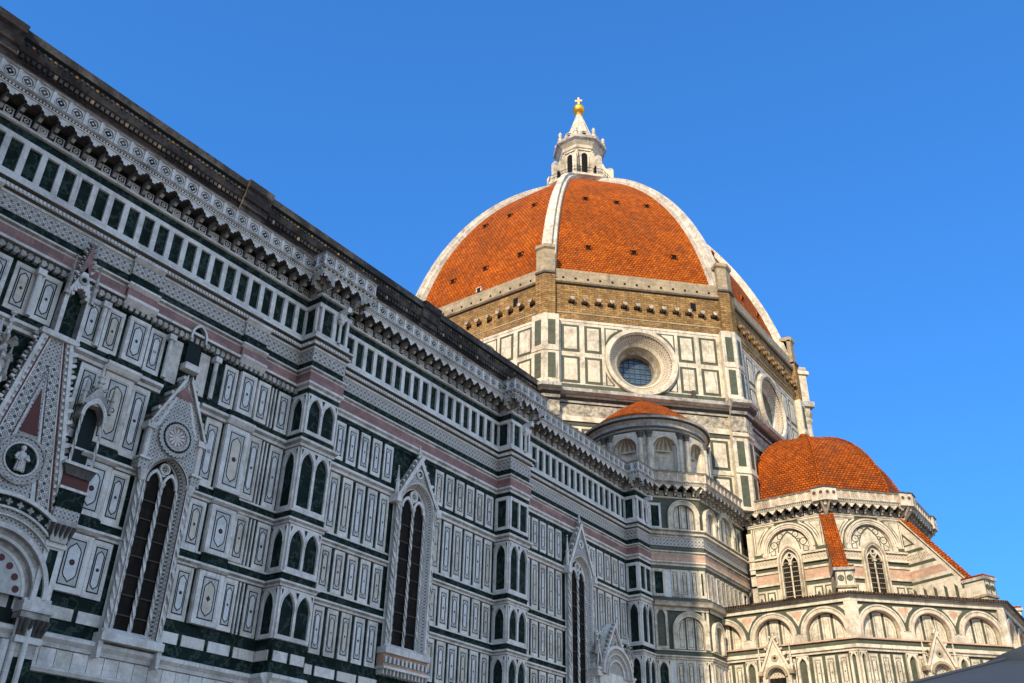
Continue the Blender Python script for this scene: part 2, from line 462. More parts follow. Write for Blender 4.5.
def panel(mb, fr, u0, u1, z0, z1, o=0.0, th=0.05, W_=None, ink=None, fill=None, dot=None, plainp=False):
    """upright marble panel with inked outline and lozenge cartouche"""
    if W_ is None: W_ = random.choice((W, W, W2, W3))
    ink = ink or INK; dot = dot or RED
    if fill is None: fill = random.choice((WP, WP, WP2))
    mb.box(fr, u0, u1, z0, z1, o, o+th, W_)
    if plainp: return
    w, h = u1-u0, z1-z0; mx, mz = w*0.19, min(h*0.10, 0.3)
    a0, a1, b0, b1 = u0+mx, u1-mx, z0+mz, z1-mz
    q = o+th+0.004; t = min(0.06, w*0.07)
    # sunk field: a raised border of four strips round the inked field
    bo = 0.025
    mb.box(fr, u0, a0-t, z0, z1, o+th, o+th+bo, W_); mb.box(fr, a1+t, u1, z0, z1, o+th, o+th+bo, W_)
    mb.box(fr, a0-t, a1+t, z0, b0-t, o+th, o+th+bo, W_); mb.box(fr, a0-t, a1+t, b1+t, z1, o+th, o+th+bo, W_)
    mb.rect(fr, a0, a1, b0, b1, q, ink)
    mb.rect(fr, a0+t, a1-t, b0+t, b1-t, q+0.004, WG if fill in (WP, WP2) else fill)
    cartouche(mb, fr, (a0+a1)/2, (b0+b1)/2, (a1-a0)*0.72, (b1-b0)*0.86, q+0.008, ink, fill, dot)
def row(mb, fr, u0, u1, n, z0, z1, o=0.0, gap=0.24, **kw):
    p = (u1-u0)/n
    for k in range(n):
        dz = random.uniform(-.015, .015)
        panel(mb, fr, u0 + k*p + gap/2, u0 + (k+1)*p - gap/2, z0+dz, z1+dz, o, **kw)
def niche_pair(mb, fr, u0, u1, z0, z1, o, n, Wm, Gm, pointed=True, dep=0.12):
    """marble facing with n dark pointed blind lights"""
    mb.rect(fr, u0, u1, z0, z1, o+0.004, Gm)
    p = (u1-u0)/n; e = 0.16 if n > 1 else 0.2
    sill = 0.22
    mb.box(fr, u0, u1, z0, z0+sill, o, o+dep, Wm)
    for k in range(n):
        a, b = u0+k*p, u0+(k+1)*p
        l = a + (e if k == 0 else e*0.55); r = b - (e if k == n-1 else e*0.55)
        zt = z1-0.22; zs = zt-(r-l)*0.95
        if not pointed:
            zt = zs = z1-0.25
            top = [(r, zt), (l, zt)]
            hole = [(l, zt), (r, zt)]
        else:
            hole = arch_pts((l+r)/2, r-l, zs, zt, 5)
        mb.prism(fr, [(a, z0+sill), (l, z0+sill)] + hole + [(r, z0+sill), (b, z0+sill), (b, z1), (a, z1)], o, o+dep, Wm)
        if pointed:   # thin hood over each light and a dark spandrel roundel
            c = (l+r)/2
            hd = arch_pts(c, r-l+0.14, zs, zt+0.12, 5); hi = arch_pts(c, r-l+0.04, zs, zt+0.03, 5)
            mb.prism(fr, hd + hi[::-1], o+dep, o+dep+0.04, Wm)
            for sx in (-1, 1):
                mb.sheet(fr, [(c+sx*(p/2-0.03), zt+0.1), (c+sx*(p/2-0.16), zt+0.1), (c+sx*(p/2-0.05), zt-0.25)][::sx], o+dep+0.005, Gm)
def crockets(mb, fr, u0, z0, u1, z1, o, n, size, mat):
    for k in range(n):
        t = (k+0.6)/n
        u, z = u0+(u1-u0)*t, z0+(z1-z0)*t
        s = size*random.uniform(.6, 1.3); d = 1 if u1 < u0 else -1
        mb.prism(fr, [(u-s*.3, z-s*.3), (u+s*.35, z-s*.2), (u+d*s*.9, z+s*.25), (u+d*s*.75, z+s*.6), (u+d*s*.1, z+s*.55), (u-s*.25, z+s*.2)][::1], o-s*.35, o+s*.35, mat, back=True)
def pinnacle(mb, fr, u, z0, z1, o, r, mat):
    zb = z0+(z1-z0)*0.45
    c = fr.p(u, 0, o)
    mb.lathe((c[0], c[1]), [(r*1.25, z0), (r*1.25, z0+r*.5), (r, z0+r*.7), (r, zb-r*.4), (r*1.5, zb), (r*1.35, zb+r*.4), (r*.75, zb+r*.7), (r*.12, z1-r*.5)], 6, mat)
    mb.lathe((c[0], c[1]), [(0.0, z1-r*.75), (r*.55, z1-r*.35), (r*.5, z1-r*.1), (0.0, z1+r*.3)], 6, mat)
    for k in range(5):
        z = zb+r+(z1-zb-r*1.5)*k/5; q = r*(.9-.14*k)
        for a in range(4):
            x, y = c[0]+math.cos(a*PI/2+.4)*q, c[1]+math.sin(a*PI/2+.4)*q
            mb.tube((x-math.cos(a*PI/2+.4)*q*.5, y-math.sin(a*PI/2+.4)*q*.5, z), (x, y, z+r*.35), r*.3, r*.16, 4, mat, True)

# levels shared by the whole flank
Z = dict(eave=22.0, corb=31.95, par0=33.1, par1=34.25)
PROJ = 1.12
def ballatoio(fr, u0, u1, parent, e0=0.0, e1=0.0, Wm=None, Dm=None, pitch=0.87, z0=0.0, sunny=False):
    """corbelled walkway: corbel table with small trefoil arches and plaques below, pierced parapet above"""
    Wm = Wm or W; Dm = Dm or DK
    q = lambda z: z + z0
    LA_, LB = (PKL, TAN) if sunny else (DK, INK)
    mb = MB()
    mb.rail(fr, u0, u1, [(0, q(31.92)), (0.16, q(31.96)), (0.2, q(32.06)), (0.05, q(32.14)), (0.0, q(32.16))], Wm, e0, e1)
    mb.rect(fr, u0, u1, q(32.1), q(33.0), 0.03, INK)                       # arch backs painted dark, the shade of the voids put into the colour
    U0, U1 = u0 - e0*0.9, u1 + e1*0.9
    n = max(2, round((U1-U0)/pitch)); p = (U1-U0)/n
    for k in range(n+1):
        u = U0 + k*p; hw = 0.09
        ol = [(0, 32.2), (0.16, 32.22), (0.28, 32.36), (0.28, 32.44), (0.46, 32.47), (0.58, 32.58), (0.58, 32.65), (0.78, 32.68), (0.94, 32.80), (0.96, 32.95), (0, 32.95)]
        for s in (-1, 1):
            pts = [fr.p(u + s*hw, q(z), o) for o, z in ol]
            if s > 0: pts = pts[::-1]
            mb.face(pts, Wm if sunny else WS, [(o, z) for o, z in (ol if s < 0 else ol[::-1])])  # off the sunny faces, darker brackets and soffits paint in the corbel zone's shade
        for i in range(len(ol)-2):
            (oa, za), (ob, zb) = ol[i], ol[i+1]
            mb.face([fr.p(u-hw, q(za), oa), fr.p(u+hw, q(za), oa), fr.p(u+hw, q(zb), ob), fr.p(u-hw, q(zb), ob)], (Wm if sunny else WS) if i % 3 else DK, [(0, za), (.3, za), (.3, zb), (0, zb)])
    for k in range(n):
        a, b = U0 + k*p, U0 + (k+1)*p; c = (a+b)/2; w = p-0.2
        # trefoil headed arch plate at the front
        zt, zs = 32.95, 32.6
        tre = [(c-w/2, zs), (c-w/2, zs+.08), (c-w*.42, zs+.16), (c-w*.27, zs+.17), (c-w*.27, zs+.24), (c-w*.12, zs+.33), (c, zt), (c+w*.12, zs+.33), (c+w*.27, zs+.24), (c+w*.27, zs+.17), (c+w*.42, zs+.16), (c+w/2, zs+.08), (c+w/2, zs)]
        pts = [(a, zs), *tre, (b, zs), (b, 33.0), (a, 33.0)]
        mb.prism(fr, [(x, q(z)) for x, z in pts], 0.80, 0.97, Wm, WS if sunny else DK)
        # carved plaque on the wall in the arch
        s = 0.24
        mb.box(fr, c-s, c+s, q(32.17), q(32.62), 0.03, 0.09, Wm)
        mb.rect(fr, c-s*.72, c+s*.72, q(32.23), q(32.56), 0.094, INK if k % 3 else PATS)
        mb.disk(fr, c, q(32.395), 0.125, 0.098, Wm, 8); mb.disk(fr, c, q(32.395), 0.06, 0.102, INK, 6)
    mb.rect(fr, U0, U1, q(32.97), q(32.985), 0.0, Dm)
    mb.face([fr.p(u0-e0*0, q(32.96), 0), fr.p(u1+e1*0, q(32.96), 0), fr.p(u1+e1*.97, q(32.96), .97), fr.p(u0-e0*.97, q(32.96), .97)], Dm, [(u0, 0), (u1, 0), (u1, 1), (u0, 1)])
    mb.rail(fr, u0, u1, [(0.97, q(32.98)), (1.03, q(32.99)), (1.03, q(33.05)), (0.985, q(33.06)), (0.985, q(33.17)), (1.10, q(33.18)), (1.17, q(33.26)), (1.17, q(33.30)), (1.05, q(33.32))], Wm, e0, e1,
            mats=[Wm, Wm, Wm, Dm, WS, WS, WS, Wm])
    nd = max(4, int((u1-u0)/0.17)); dp = (u1+e1-u0+e0)/nd
    for k in range(nd):
        u = u0-e0 + (k+.5)*dp
        mb.box(fr, u-.05, u+.05, q(33.065), q(33.165), 0.985, 1.07, Wm)
    o1 = mb.build('corbel_table', parent)
    mb = MB()
    UU0, UU1 = u0 - e0*1.08, u1 + e1*1.08
    mb.rect(fr, UU0, UU1, q(33.30), q(34.16), 1.02, Wm)
    mb.face([fr.p(UU1, q(33.3), .86), fr.p(UU0, q(33.3), .86), fr.p(UU0, q(34.16), .86), fr.p(UU1, q(34.16), .86)], Wm, [(0, 0), (1, 0), (1, 1), (0, 1)])
    n = max(1, round((UU1-UU0)/0.87)); p = (UU1-UU0)/n
    for k in range(n):
        a, b = UU0 + k*p, UU0 + (k+1)*p; c = (a+b)/2
        mb.box(fr, a, a+.08, q(33.32), q(34.1), 1.02, 1.10, Wm); mb.box(fr, b-.08, b, q(33.32), q(34.1), 1.02, 1.10, Wm)
        cz = q(33.72); d = .1
        for dx, dy in ((d, 0), (-d, 0), (0, d), (0, -d)):
            mb.disk(fr, c+dx, cz+dy, .095, 1.024 + (0.001 if dx else 0.003), LB if not k % 3 else LA_, 10)
        mb.disk(fr, c, cz, .055, 1.034, W2, 8)
        mb.ring(fr, c, cz, .235, .275, 0, 2*PI, 16, 1.02, 1.03, LA_); mb.ring(fr, c, cz, .29, .335, 0, 2*PI, 16, 1.02, 1.05, Wm)
    mb.rail(fr, u0, u1, [(0.84, q(34.14)), (1.12, q(34.12)), (1.17, q(34.18)), (1.17, q(34.25)), (0.84, q(34.28)), (0.84, q(34.14))], Dm, e0, e1, mats=[Wm, WS, Dm, Dm, Dm])
    o2 = mb.build('parapet', parent)
    return o1, o2

def courses(mb, fr, u0, u1, e0=0.0, e1=0.0, Wm=None, Gm=None, Pm=None, Dm=None, rich=False, part=3):
    """string courses and entablature between the panel rows and the gallery"""
    Wm = Wm or W; Gm = Gm or G; Pm = Pm or PK; Dm = Dm or DK
    def band(z0, z1, o, mat): mb.rail(fr, u0, u1, [(0, z0), (o, z0), (o, z1), (0, z1)], mat, e0, e1)
    def mould(z0, z1, o, mat=None, dark=None):
        h = z1-z0
        mb.rail(fr, u0, u1, [(0, z0), (o*.45, z0+h*.05), (o*.55, z0+h*.35), (o*.9, z0+h*.6), (o, z0+h*.62), (o, z0+h*.92), (0, z1)], mat or Wm, e0, e1,
                mats=[WS, mat or Wm, WS, mat or Wm, mat or Wm, mat or Wm] if not dark else [WS, mat or Wm, dark, mat or Wm, mat or Wm, dark])  # undersides and recesses of the profile take darker marble to sharpen its lines
    if part & 1:
        for zb in (14.14, 17.5):
            mould(zb, zb+.34, .28); band(zb+.34, zb+.72, .05, Gm); band(zb+.72, zb+.82, .12, Wm)
        mould(21.95, 22.44, .34); band(22.44, 22.78, .05, Gm)
    if not part & 2: return
    band(25.28, 25.56, .08, Gm)
    mould(25.56, 26.02, .42 if rich else .26, Wm, Dm if rich else None)
    band(26.02, 26.6, .20, Pm)
    mould(26.6, 26.9, .34)
    band(26.9, 27.36, .10, Gm)
    band(27.36, 28.16, .16, PATB)
    mould(28.16, 28.55, .36, Wm, Dm); mould(28.55, 28.93, .48, Wm, Dm)
    nd = int((u1-u0)/.2)
    for k in range(nd):
        u = u0 + (k+.5)*(u1-u0)/nd
        mb.box(fr, u-.055, u+.055, 28.40, 28.56, .33, .43, Wm)
    if rich:
        nd = int((u1-u0)/.33)
        for k in range(nd):
            u = u0 + (k+.5)*(u1-u0)/nd
            mb.box(fr, u-.1, u+.1, 25.42, 25.72, .08, .34, WS)
def gallery(mb, fr, u0, u1, n, e0=0.0, e1=0.0, Wm=None, Gm=None):
    Wm = Wm or W; Gm = Gm or G
    mb.rail(fr, u0, u1, [(0, 28.93), (.22, 28.93), (.22, 29.32), (.08, 29.36)], Wm, e0, e1)
    mb.rail(fr, u0, u1, [(.08, 31.08), (.2, 31.1), (.2, 31.36), (0, 31.38)], Wm, e0, e1)
    mb.rail(fr, u0, u1, [(.0, 31.38), (.08, 31.46), (.08, 31.86), (0, 31.93)], Gm, e0, e1)
    mb.rect(fr, u0, u1, 29.3, 31.1, .05, Gm)
    p = (u1-u0)/n
    for k in range(n+1):
        u = u0+k*p; w = .15 if 0 < k < n else .19
        mb.box(fr, max(u0, u-w) if k else u0, min(u1, u+w), 29.33, 31.1, .05, .2, Wm)

def base_courses(mb, fr, u0, u1, o=0.0, Wm=None, Gm=None, part=3):
    Wm = Wm or W; Gm = Gm or G
    z = 11.5
    for i, h in enumerate((.52, .56, .55)) if part & 1 else ():
        mb.box(fr, u0, u1, z-h, z, o-.2, o+.04, Gm)
        if i % 2:
            n = max(1, round((u1-u0)/1.5)); p = (u1-u0)/n
            for k in range(n): mb.box(fr, u0+k*p+.11, u0+(k+1)*p-.11, z-h+.03, z-.03, o+.04, o+.1, random.choice((Wm, W2, W3)))
        z -= h
    if not part & 2: return
    mb.rail(fr, u0, u1, [(o, 9.25), (o+.2, 9.3), (o+.24, 9.45), (o+.4, 9.62), (o+.4, 9.78), (o+.1, 9.87), (o, 9.87)], Wm)
    mb.box(fr, u0, u1, 8.5, 9.25, o-.2, o+.1, WS)
    n = max(1, round((u1-u0)/.75)); p = (u1-u0)/n
    for k in range(n): mb.box(fr, u0+k*p+.015, u0+(k+1)*p-.015, 8.5, 9.25, o+.1, o+.16, random.choice((Wm, W2, Wm, W3)))
    mb.rail(fr, u0, u1, [(o, 8.25), (o+.22, 8.28), (o+.3, 8.42), (o+.3, 8.5), (o, 8.5)], Wm)
    z = 8.25
    for i in range(8):
        mb.box(fr, u0, u1, max(0, z-.95), z, o-.2, o+.06, Gm)
        if i % 2:
            n = max(1, round((u1-u0)/1.7)); p = (u1-u0)/n
            for k in range(n): mb.box(fr, u0+k*p+.1, u0+(k+1)*p-.1, max(0, z-.92), z-.03, o+.06, o+.12, random.choice((Wm, W2, W3)))
        z -= .95

# ------------------------------------------------------------------ setting
gmb = MB()
gmb.face([(-3000, -3000, 0), (3000, -3000, 0), (3000, 3000, 0), (-3000, 3000, 0)], PAVE, [(-3000, -3000), (3000, -3000), (3000, 3000), (-3000, 3000)])
ground = gmb.build('piazza_paving')
ground['kind'] = 'structure'

cath = thing('cathedral', 'great marble cathedral with red tiled octagonal dome, inlaid green and white flank and apse', 'cathedral')
YW = -19.1
FW = Fr((0, YW), (0, -1))                    # the long flank: u = x
XE = -23.2                                    # east end of the flank
BUT = [(-64.5, -62.2), (-44.62, -42.35), (-25.35, -23.2)]     # buttress fronts
BO = 1.2                                      # their projection
ROWS = [(11.55, 14.1), (14.98, 17.46), (18.34, 21.9), (22.82, 25.25)]

# ---- flank wall -------------------------------------------------------------
mb = MB()
mb.box(FW, -107.5, XE, 0, 33.0, -1.0, 0.0, G)
segs = [(-84.5, -64.5), (-62.2, -44.62), (-42.35, -25.35), (-106, -84.5)]
for i, (a, b) in enumerate(segs):
    cuts = {0: (-73.0, -70.6), 1: (-55.5, -51.95), 2: (-35.55, -32.05)}.get(i)
    courses(mb, FW, a, b, rich=(i == 0), part=2)
    for a_, b_ in (((a, cuts[0]), (cuts[1], b)) if cuts else ((a, b),)):
        courses(mb, FW, a_, b_, part=1); base_courses(mb, FW, a_, b_, part=1)
    base_courses(mb, FW, a, b, part=2)
    gallery(mb, FW, a, b, round((b-a)/.92))
win2, win3 = (-55.7, -51.75), (-35.75, -31.85)
for (a, b), (w0, w1), (nl, nr) in ((segs[1], win2, (5, 6)), (segs[2], win3, (5, 5))):
    for z0, z1 in ROWS:
        row(mb, FW, a+1.05, w0-.05, nl, z0, z1, gap=.27)
        row(mb, FW, w1+.02, b-.3, nr, z0, z1, gap=.27)
# older bay: panels in planes of different depth, pilaster strips and paired dark lines
for z0, z1 in ROWS:
    z1_ = z1
    for a, b, o in ((-76.0, -74.5, .16), (-74.4, -73.45, 0), (-70.0, -69.0, 0), (-68.8, -67.3, .22), (-67.2, -66.35, .1), (-65.65, -64.75, 0)):
        if z0 > 22 and a < -67.4: continue
        if o: mb.box(FW, a-.03, b+.03, z0, z1_, 0, o, W)
        panel(mb, FW, a, b, z0, z1_, o)
    if 18 < z0 < 22: panel(mb, FW, -77.2, -76.15, z0, z1, 0)
    for u in (-66.12, -65.88):
        mb.box(FW, u-.045, u+.045, z0, z1_, 0, .1, W)
for a, b, o in ((-84.0, -82.9, 0), (-82.6, -81.55, 0), (-81.35, -80.35, 0), (-80.15, -79.15, .05), (-77.85, -76.8, .05), (-76.65, -75.7, 0), (-75.5, -74.35, .16),
                (-74.2, -73.3, 0), (-72.9, -72.25, 0), (-71.1, -70.5, 0), (-69.5, -68.6, 0), (-68.45, -67.4, .16)):
    if o > .1: mb.box(FW, a-.03, b+.03, 22.82, 25.25, 0, o, W)
    panel(mb, FW, a, b, 22.82, 25.25, o, plainp=(b-a < .7))
for u in (-80.28, -76.9, -73.1, -70.2):                 # slim shafts between the upper panels
    mb.tube(FW.p(u, 22.8, .24), FW.p(u, 25.0, .24), .13, .12, 8, W); mb.box(FW, u-.2, u+.2, 24.95, 25.25, 0, .42, W)
for a, b in ((-84.3, -83.2), (-83.1, -82.0)):
    for z0, z1 in ROWS[:3]: panel(mb, FW, a, b, z0, z1, 0)
for (a, b) in ((-76.05, -74.45), (-68.78, -67.25), (-84.4, -83.2)):       # ressauts of the string courses
    for zb, h, o in ((14.14, .24, .44), (17.5, .24, .44), (21.95, .46, .5), (25.6, .5, .58), (26.56, .34, .5), (28.16, .36, .46)):
        mb.rail(FW, a-.1, b+.1, [(0, zb), (o*.6, zb+.03), (o, zb+h*.6), (o, zb+h*.9), (0, zb+h)], W)
    mb.box(FW, a-.05, b+.05, 26.1, 26.56, 0, .36, PK); mb.box(FW, a-.05, b+.05, 26.9, 27.44, 0, .24, G); mb.box(FW, a-.05, b+.05, 27.44, 28.16, 0, .30, PATB)
    for zb in (14.38, 17.74, 22.44, 25.3): mb.box(FW, a-.05, b+.05, zb, zb+.36 if zb > 20 else zb+.56, 0, .2, G)
mb.build('aisle_wall', cath, label='long flank wall of white panels framed in dark green and pink marble')

# ---- buttresses -------------------------------------------------------------
def buttress(u0, u1, left=True, right=True):
    root = MB()
    ff = Fr(FW.p(0, 0, BO), FW.N)
    hw = (u1-u0)/2; c = (u0+u1)/2
    fl = Fr(FW.p(u0, 0, 0), (-1, 0)); frr = Fr(FW.p(u1, 0, 0), (1, 0))
    # side frames: u runs along +-y; on the left face u=0 at the wall grows toward ... use (lo, hi)
    faces = [(ff, u0, u1, 2)]
    if left: faces.append((fl, 0.0, BO, 1))
    if right: faces.append((frr, -BO, 0.0, 1))
    root.prism(FW, [(u0, 0), (u1, 0), (u1, 33), (u0, 33)], 0, BO, W)
    for fr, a, b, n in faces:
        if fr is fl: a, b = 0.0, BO
        ea = 1.0 if (fr is ff) else (0.0 if fr is frr else 0.0)
        # mitres: convex 90 degree corners where faces meet
        if fr is ff: e0 = 1.0 if left else 0.0; e1 = 1.0 if right else 0.0
        elif fr is fl: e0, e1 = 0.0, 1.0
        else: e0, e1 = 1.0, 0.0
        courses(root, fr, a, b, e0, e1)
        gallery(root, fr, a, b, n, e0, e1)
        base_courses(root, fr, a, b)
        for (z0, z1) in ROWS:
            niche_pair(root, fr, a, b, z0-.02, z1+.02, 0, n, W, G, pointed=(z0 < 22 or c < -60))
    o = root.build('buttress', cath)
    g = MB()          # carved figure on a colonnette at the gallery
    g.tube(ff.p(c+.35, 29.2, .32), ff.p(c+.35, 30.5, .32), .1, .09, 8, W)
    p = ff.p(c+.35, 0, .32)
    g.lathe((p[0], p[1]), [(.09, 30.45), (.2, 30.6), (.24, 30.75), (.12, 30.8)], 8, W)
    body = [(c+.1, 30.78), (c+.62, 30.8), (c+.66, 31.1), (c+.55, 31.25), (c+.62, 31.45), (c+.42, 31.62), (c+.25, 31.5), (c+.22, 31.3), (c+.06, 31.05)]
    g.prism(ff, body, .15, .5, W, back=True)
    g.prism(ff, [(c+.2, 31.2), (c+.5, 31.25), (c+.55, 31.55), (c+.3, 31.6)], .5, .95, W, back=True)
    g.build('gargoyle', o)
    return o
# left/right frames need the right u direction: for n=(-1,0) U=(0,-1): u grows outward; for n=(1,0) U=(0,1): u grows inward
for u0, u1 in BUT:
    buttress(u0, u1, True, u1 < -30)

# ---- walkway along the flank --------------------------------------------------
prev = -106.0
for (u0, u1) in BUT:
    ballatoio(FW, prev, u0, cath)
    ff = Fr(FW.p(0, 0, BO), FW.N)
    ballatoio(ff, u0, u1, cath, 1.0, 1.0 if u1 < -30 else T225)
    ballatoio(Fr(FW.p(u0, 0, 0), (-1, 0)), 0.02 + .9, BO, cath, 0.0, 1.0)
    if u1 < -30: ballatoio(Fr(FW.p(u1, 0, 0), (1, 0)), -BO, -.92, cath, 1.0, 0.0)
    prev = u1
# ---- lancet windows -----------------------------------------------------------
def lancet_window(cu, w, z0, zcap, zap, zg, old=False):
    """proud frame with twisted shafts, inlaid jamb, tracery, gable with crockets; w = overall width"""
    h = w/2
    mb = MB()
    jo = .62                                   # how far the frame stands out
    ow = w*0.29                                # half width of the glazed opening
    jw = h-.26
    ht = zcap+jw*1.1
    hood = arch_pts(cu, 2*jw, zcap, ht, 9); inn = arch_pts(cu, 2*ow, zcap, zap, 9)
    outl = [(cu-jw, z0), (cu-ow, z0)] + inn + [(cu+ow, z0), (cu+jw, z0)] + hood[::-1]
    # splayed jambs: outer edge proud, inner edge deep
    L = [(cu-jw, z0)] + hood + [(cu+jw, z0)]
    I = [(cu-ow, z0)] + inn + [(cu+ow, z0)]
    acc = 0
    for i in range(len(L)-1):
        l = math.hypot(L[i+1][0]-L[i][0], L[i+1][1]-L[i][1])
        for t0, t1, oa, ob, mat in ((0, .16, jo, jo-.02, W), (.16, .2, jo-.02, jo-.1, RED if old else W), (.2, .72, jo-.1, .2, PATS), (.72, .78, .2, .16, RED if old else WS), (.78, 1, .16, .1, W)):
            A = lambda k, t: (L[k][0]+(I[k][0]-L[k][0])*t, L[k][1]+(I[k][1]-L[k][1])*t)
            mb.face([FW.p(*A(i, t1), ob), FW.p(*A(i, t0), oa), FW.p(*A(i+1, t0), oa), FW.p(*A(i+1, t1), ob)], mat,
                    [(t1*(jw-ow), acc), (t0*(jw-ow), acc), (t0*(jw-ow), acc+l), (t1*(jw-ow), acc+l)])
        acc += l
    # outer side of the frame
    for i in range(len(L)-1):
        mb.face([FW.p(*L[i], 0), FW.p(*L[i+1], 0), FW.p(*L[i+1], jo), FW.p(*L[i], jo)], W, [(0, 0), (1, 0), (1, 1), (0, 1)])
    mb.sheet(FW, [(cu-h, z0-.1), (cu-jw, z0-.1), (cu-jw, zcap), (cu-h, zcap)], .2, W); mb.sheet(FW, [(cu+jw, z0-.1), (cu+h, z0-.1), (cu+h, zcap), (cu+jw, zcap)], .2, W)
    o = mb.build('lancet_window', cath)
    g = MB(); g.sheet(FW, [(cu-ow-.02, z0), (cu+ow+.02, z0)] + inn[::-1], .07, GLASS)
    for k in range(1, 8):
        z = z0+(zcap-z0)*k/8; g.box(FW, cu-ow, cu+ow, z-.03, z+.03, .05, .12, LEAD)
    g.build('glass', o)
    for s in (-1, 1):
        t = MB(); u = cu+s*(h-.13)
        t.twist(FW, u, z0, zcap-.1, jo-.1, .105, W, WS)
        p = FW.p(u, 0, jo-.1)
        t.lathe((p[0], p[1]), [(.2, z0-.15), (.2, z0), (.13, z0+.12)], 8, W)
        t.lathe((p[0], p[1]), [(.12, zcap-.2), (.14, zcap-.15), (.24, zcap+.18), (.26, zcap+.3), (0, zcap+.32)], 8, W)
        t.build('colonnette', o)
        t = MB(); t.twist(FW, cu+s*(ow+.05), z0, zcap-.1, .2, .07, W, WS); t.build('jamb_shaft', o)
    t = MB()                                    # centre shaft and tracery
    t.twist(FW, cu, z0, zcap-.05, .2, .085, W, WS)
    p = FW.p(cu, 0, .2)
    t.lathe((p[0], p[1]), [(.09, zcap-.15), (.17, zcap+.05), (.17, zcap+.12), (0, zcap+.14)], 8, W)
    hh = zap-zcap
    for s in (-1, 1):
        c = cu+s*ow/2
        a1 = arch_pts(c, ow*1.0, zcap, zcap+hh*.58, 6); a2 = arch_pts(c, ow*.74, zcap, zcap+hh*.44, 6)
        t.prism(FW, a1 + a2[::-1], .1, .22, W)
    rz = zcap+hh*.66; rr = ow*.34
    t.ring(FW, cu, rz, rr*.7, rr, 0, 2*PI, 18, .1, .22, W)
    for k in range(4):
        a = k*PI/2+PI/4; t.ring(FW, cu+rr*.36*math.cos(a), rz+rr*.36*math.sin(a), rr*.2, rr*.34, 0, 2*PI, 10, .1, .2, W)
    t.sheet(FW, [(cu, zcap+hh*.34), (cu+ow*.16, zcap+hh*.42), (cu, zcap+hh*.5), (cu-ow*.16, zcap+hh*.42)], .16, W)
    t.build('tracery', o)
    s = MB()                                    # sill on brackets
    s.box(FW, cu-h-.1, cu+h+.1, z0-.42, z0-.06, 0, jo+.12, W)
    s.face([FW.p(cu-jw, z0-.06, jo+.05), FW.p(cu+jw, z0-.06, jo+.05), FW.p(cu+ow, z0+.25, .12), FW.p(cu-ow, z0+.25, .12)], W, [(0, 0), (1, 0), (1, 1), (0, 1)])
    if not old:
        s.box(FW, cu-h-.05, cu+h+.05, z0-1.15, z0-.42, 0, jo-.08, PKL)
        for k in range(11):
            u = cu-h+.1+(w-.2)*k/10
            s.box(FW, u-.09, u+.09, z0-.95, z0-.6, jo-.08, jo+.02, W); s.sheet(FW, lancet(u+(w-.2)/20, .16, z0-.95, z0-.75, z0-.6, 3), jo-.074, INK)
        s.box(FW, cu-h-.15, cu+h+.15, z0-1.3, z0-1.15, 0, jo+.1, W)
        for k in range(13):
            u = cu-h+(w)*k/12; s.prism(FW, [(u-.07, z0-1.3), (u-.04, z0-1.6), (u+.04, z0-1.6), (u+.07, z0-1.3)], 0, jo-.05, W)
    else:
        for sx in (-1, 1): s.prism(FW, [(cu+sx*h-.12, z0-.42), (cu+sx*h-.08, z0-1.15), (cu+sx*h+.08, z0-1.15), (cu+sx*h+.12, z0-.42)], 0, jo, W)
    s.build('sill', o)
    t = MB()                                    # gable
    zb = zcap+.32; apex = zg
    hood = [(u, z) for u, z in hood if z > zb+.08]
    gh = h+.02
    if old:
        # round headed fronton with rose medallion, corner blocks and short gable
        rzc = ht+1.1; R = 1.0
        t.prism(FW, [(cu-h, zb), (cu-jw, zb)] + hood + [(cu+jw, zb), (cu+h, zb), (cu+h*1.0, ht+1.4), (cu+.25, apex), (cu-.25, apex), (cu-h, ht+1.4)], .0, jo-.12, PATS, W)
        t.ring(FW, cu, rzc, .80, 1.02, 0, 2*PI, 32, jo-.12, jo+.02, PATS); t.ring(FW, cu, rzc, .70, .80, 0, 2*PI, 32, jo-.12, jo-.02, INK); t.ring(FW, cu, rzc, .52, .70, 0, 2*PI, 32, jo-.12, jo+.05, PATS)
        t.disk(FW, cu, rzc, .53, jo-.02, W, 24); t.disk(FW, cu, rzc, .47, jo-.016, PK, 24)
        for k in range(12):
            a = 2*PI*k/12; ca, sa = math.cos(a), math.sin(a)
            t.sheet(FW, [(cu+ca*.1-sa*.03, rzc+sa*.1+ca*.03), (cu+ca*.1+sa*.03, rzc+sa*.1-ca*.03), (cu+ca*.44+sa*.06, rzc+sa*.44-ca*.06), (cu+ca*.44-sa*.06, rzc+sa*.44+ca*.06)], jo-.012, W)
        t.disk(FW, cu, rzc, .1, jo-.008, W, 10)
        for sx in (-1, 1):
            a, b = (cu+sx*(h+.15), ht+1.35), (cu+sx*.12, apex+.1)
            q = [(a[0], a[1]-.12), (a[0], a[1]+.12), (b[0], b[1]+.15), (b[0], b[1]-.2)]
            t.prism(FW, q if sx > 0 else q[::-1], 0, jo+.06, W, WS)
            q = [(cu+sx*(h-.25), ht+1.4), (cu+sx*.1, apex-.25), (cu+sx*.1, apex-.5), (cu+sx*(h-.45), ht+1.4)]
            t.sheet(FW, q if sx < 0 else q[::-1], jo-.112, W)
            for k in range(6):
                f = (k+.5)/6; u, z = a[0]+(b[0]-a[0])*f, a[1]+.12+(b[1]+.03-a[1])*f
                t.box(FW, u-.1, u+.1, z-.06, z+.14, 0, jo, W if k % 2 else DK)
            t.box(FW, cu+sx*h-.26, cu+sx*h+.26, zb, zb+.5, 0, jo+.02, PATS); t.box(FW, cu+sx*h-.3, cu+sx*h+.3, zb+.5, zb+.62, 0, jo+.1, W)
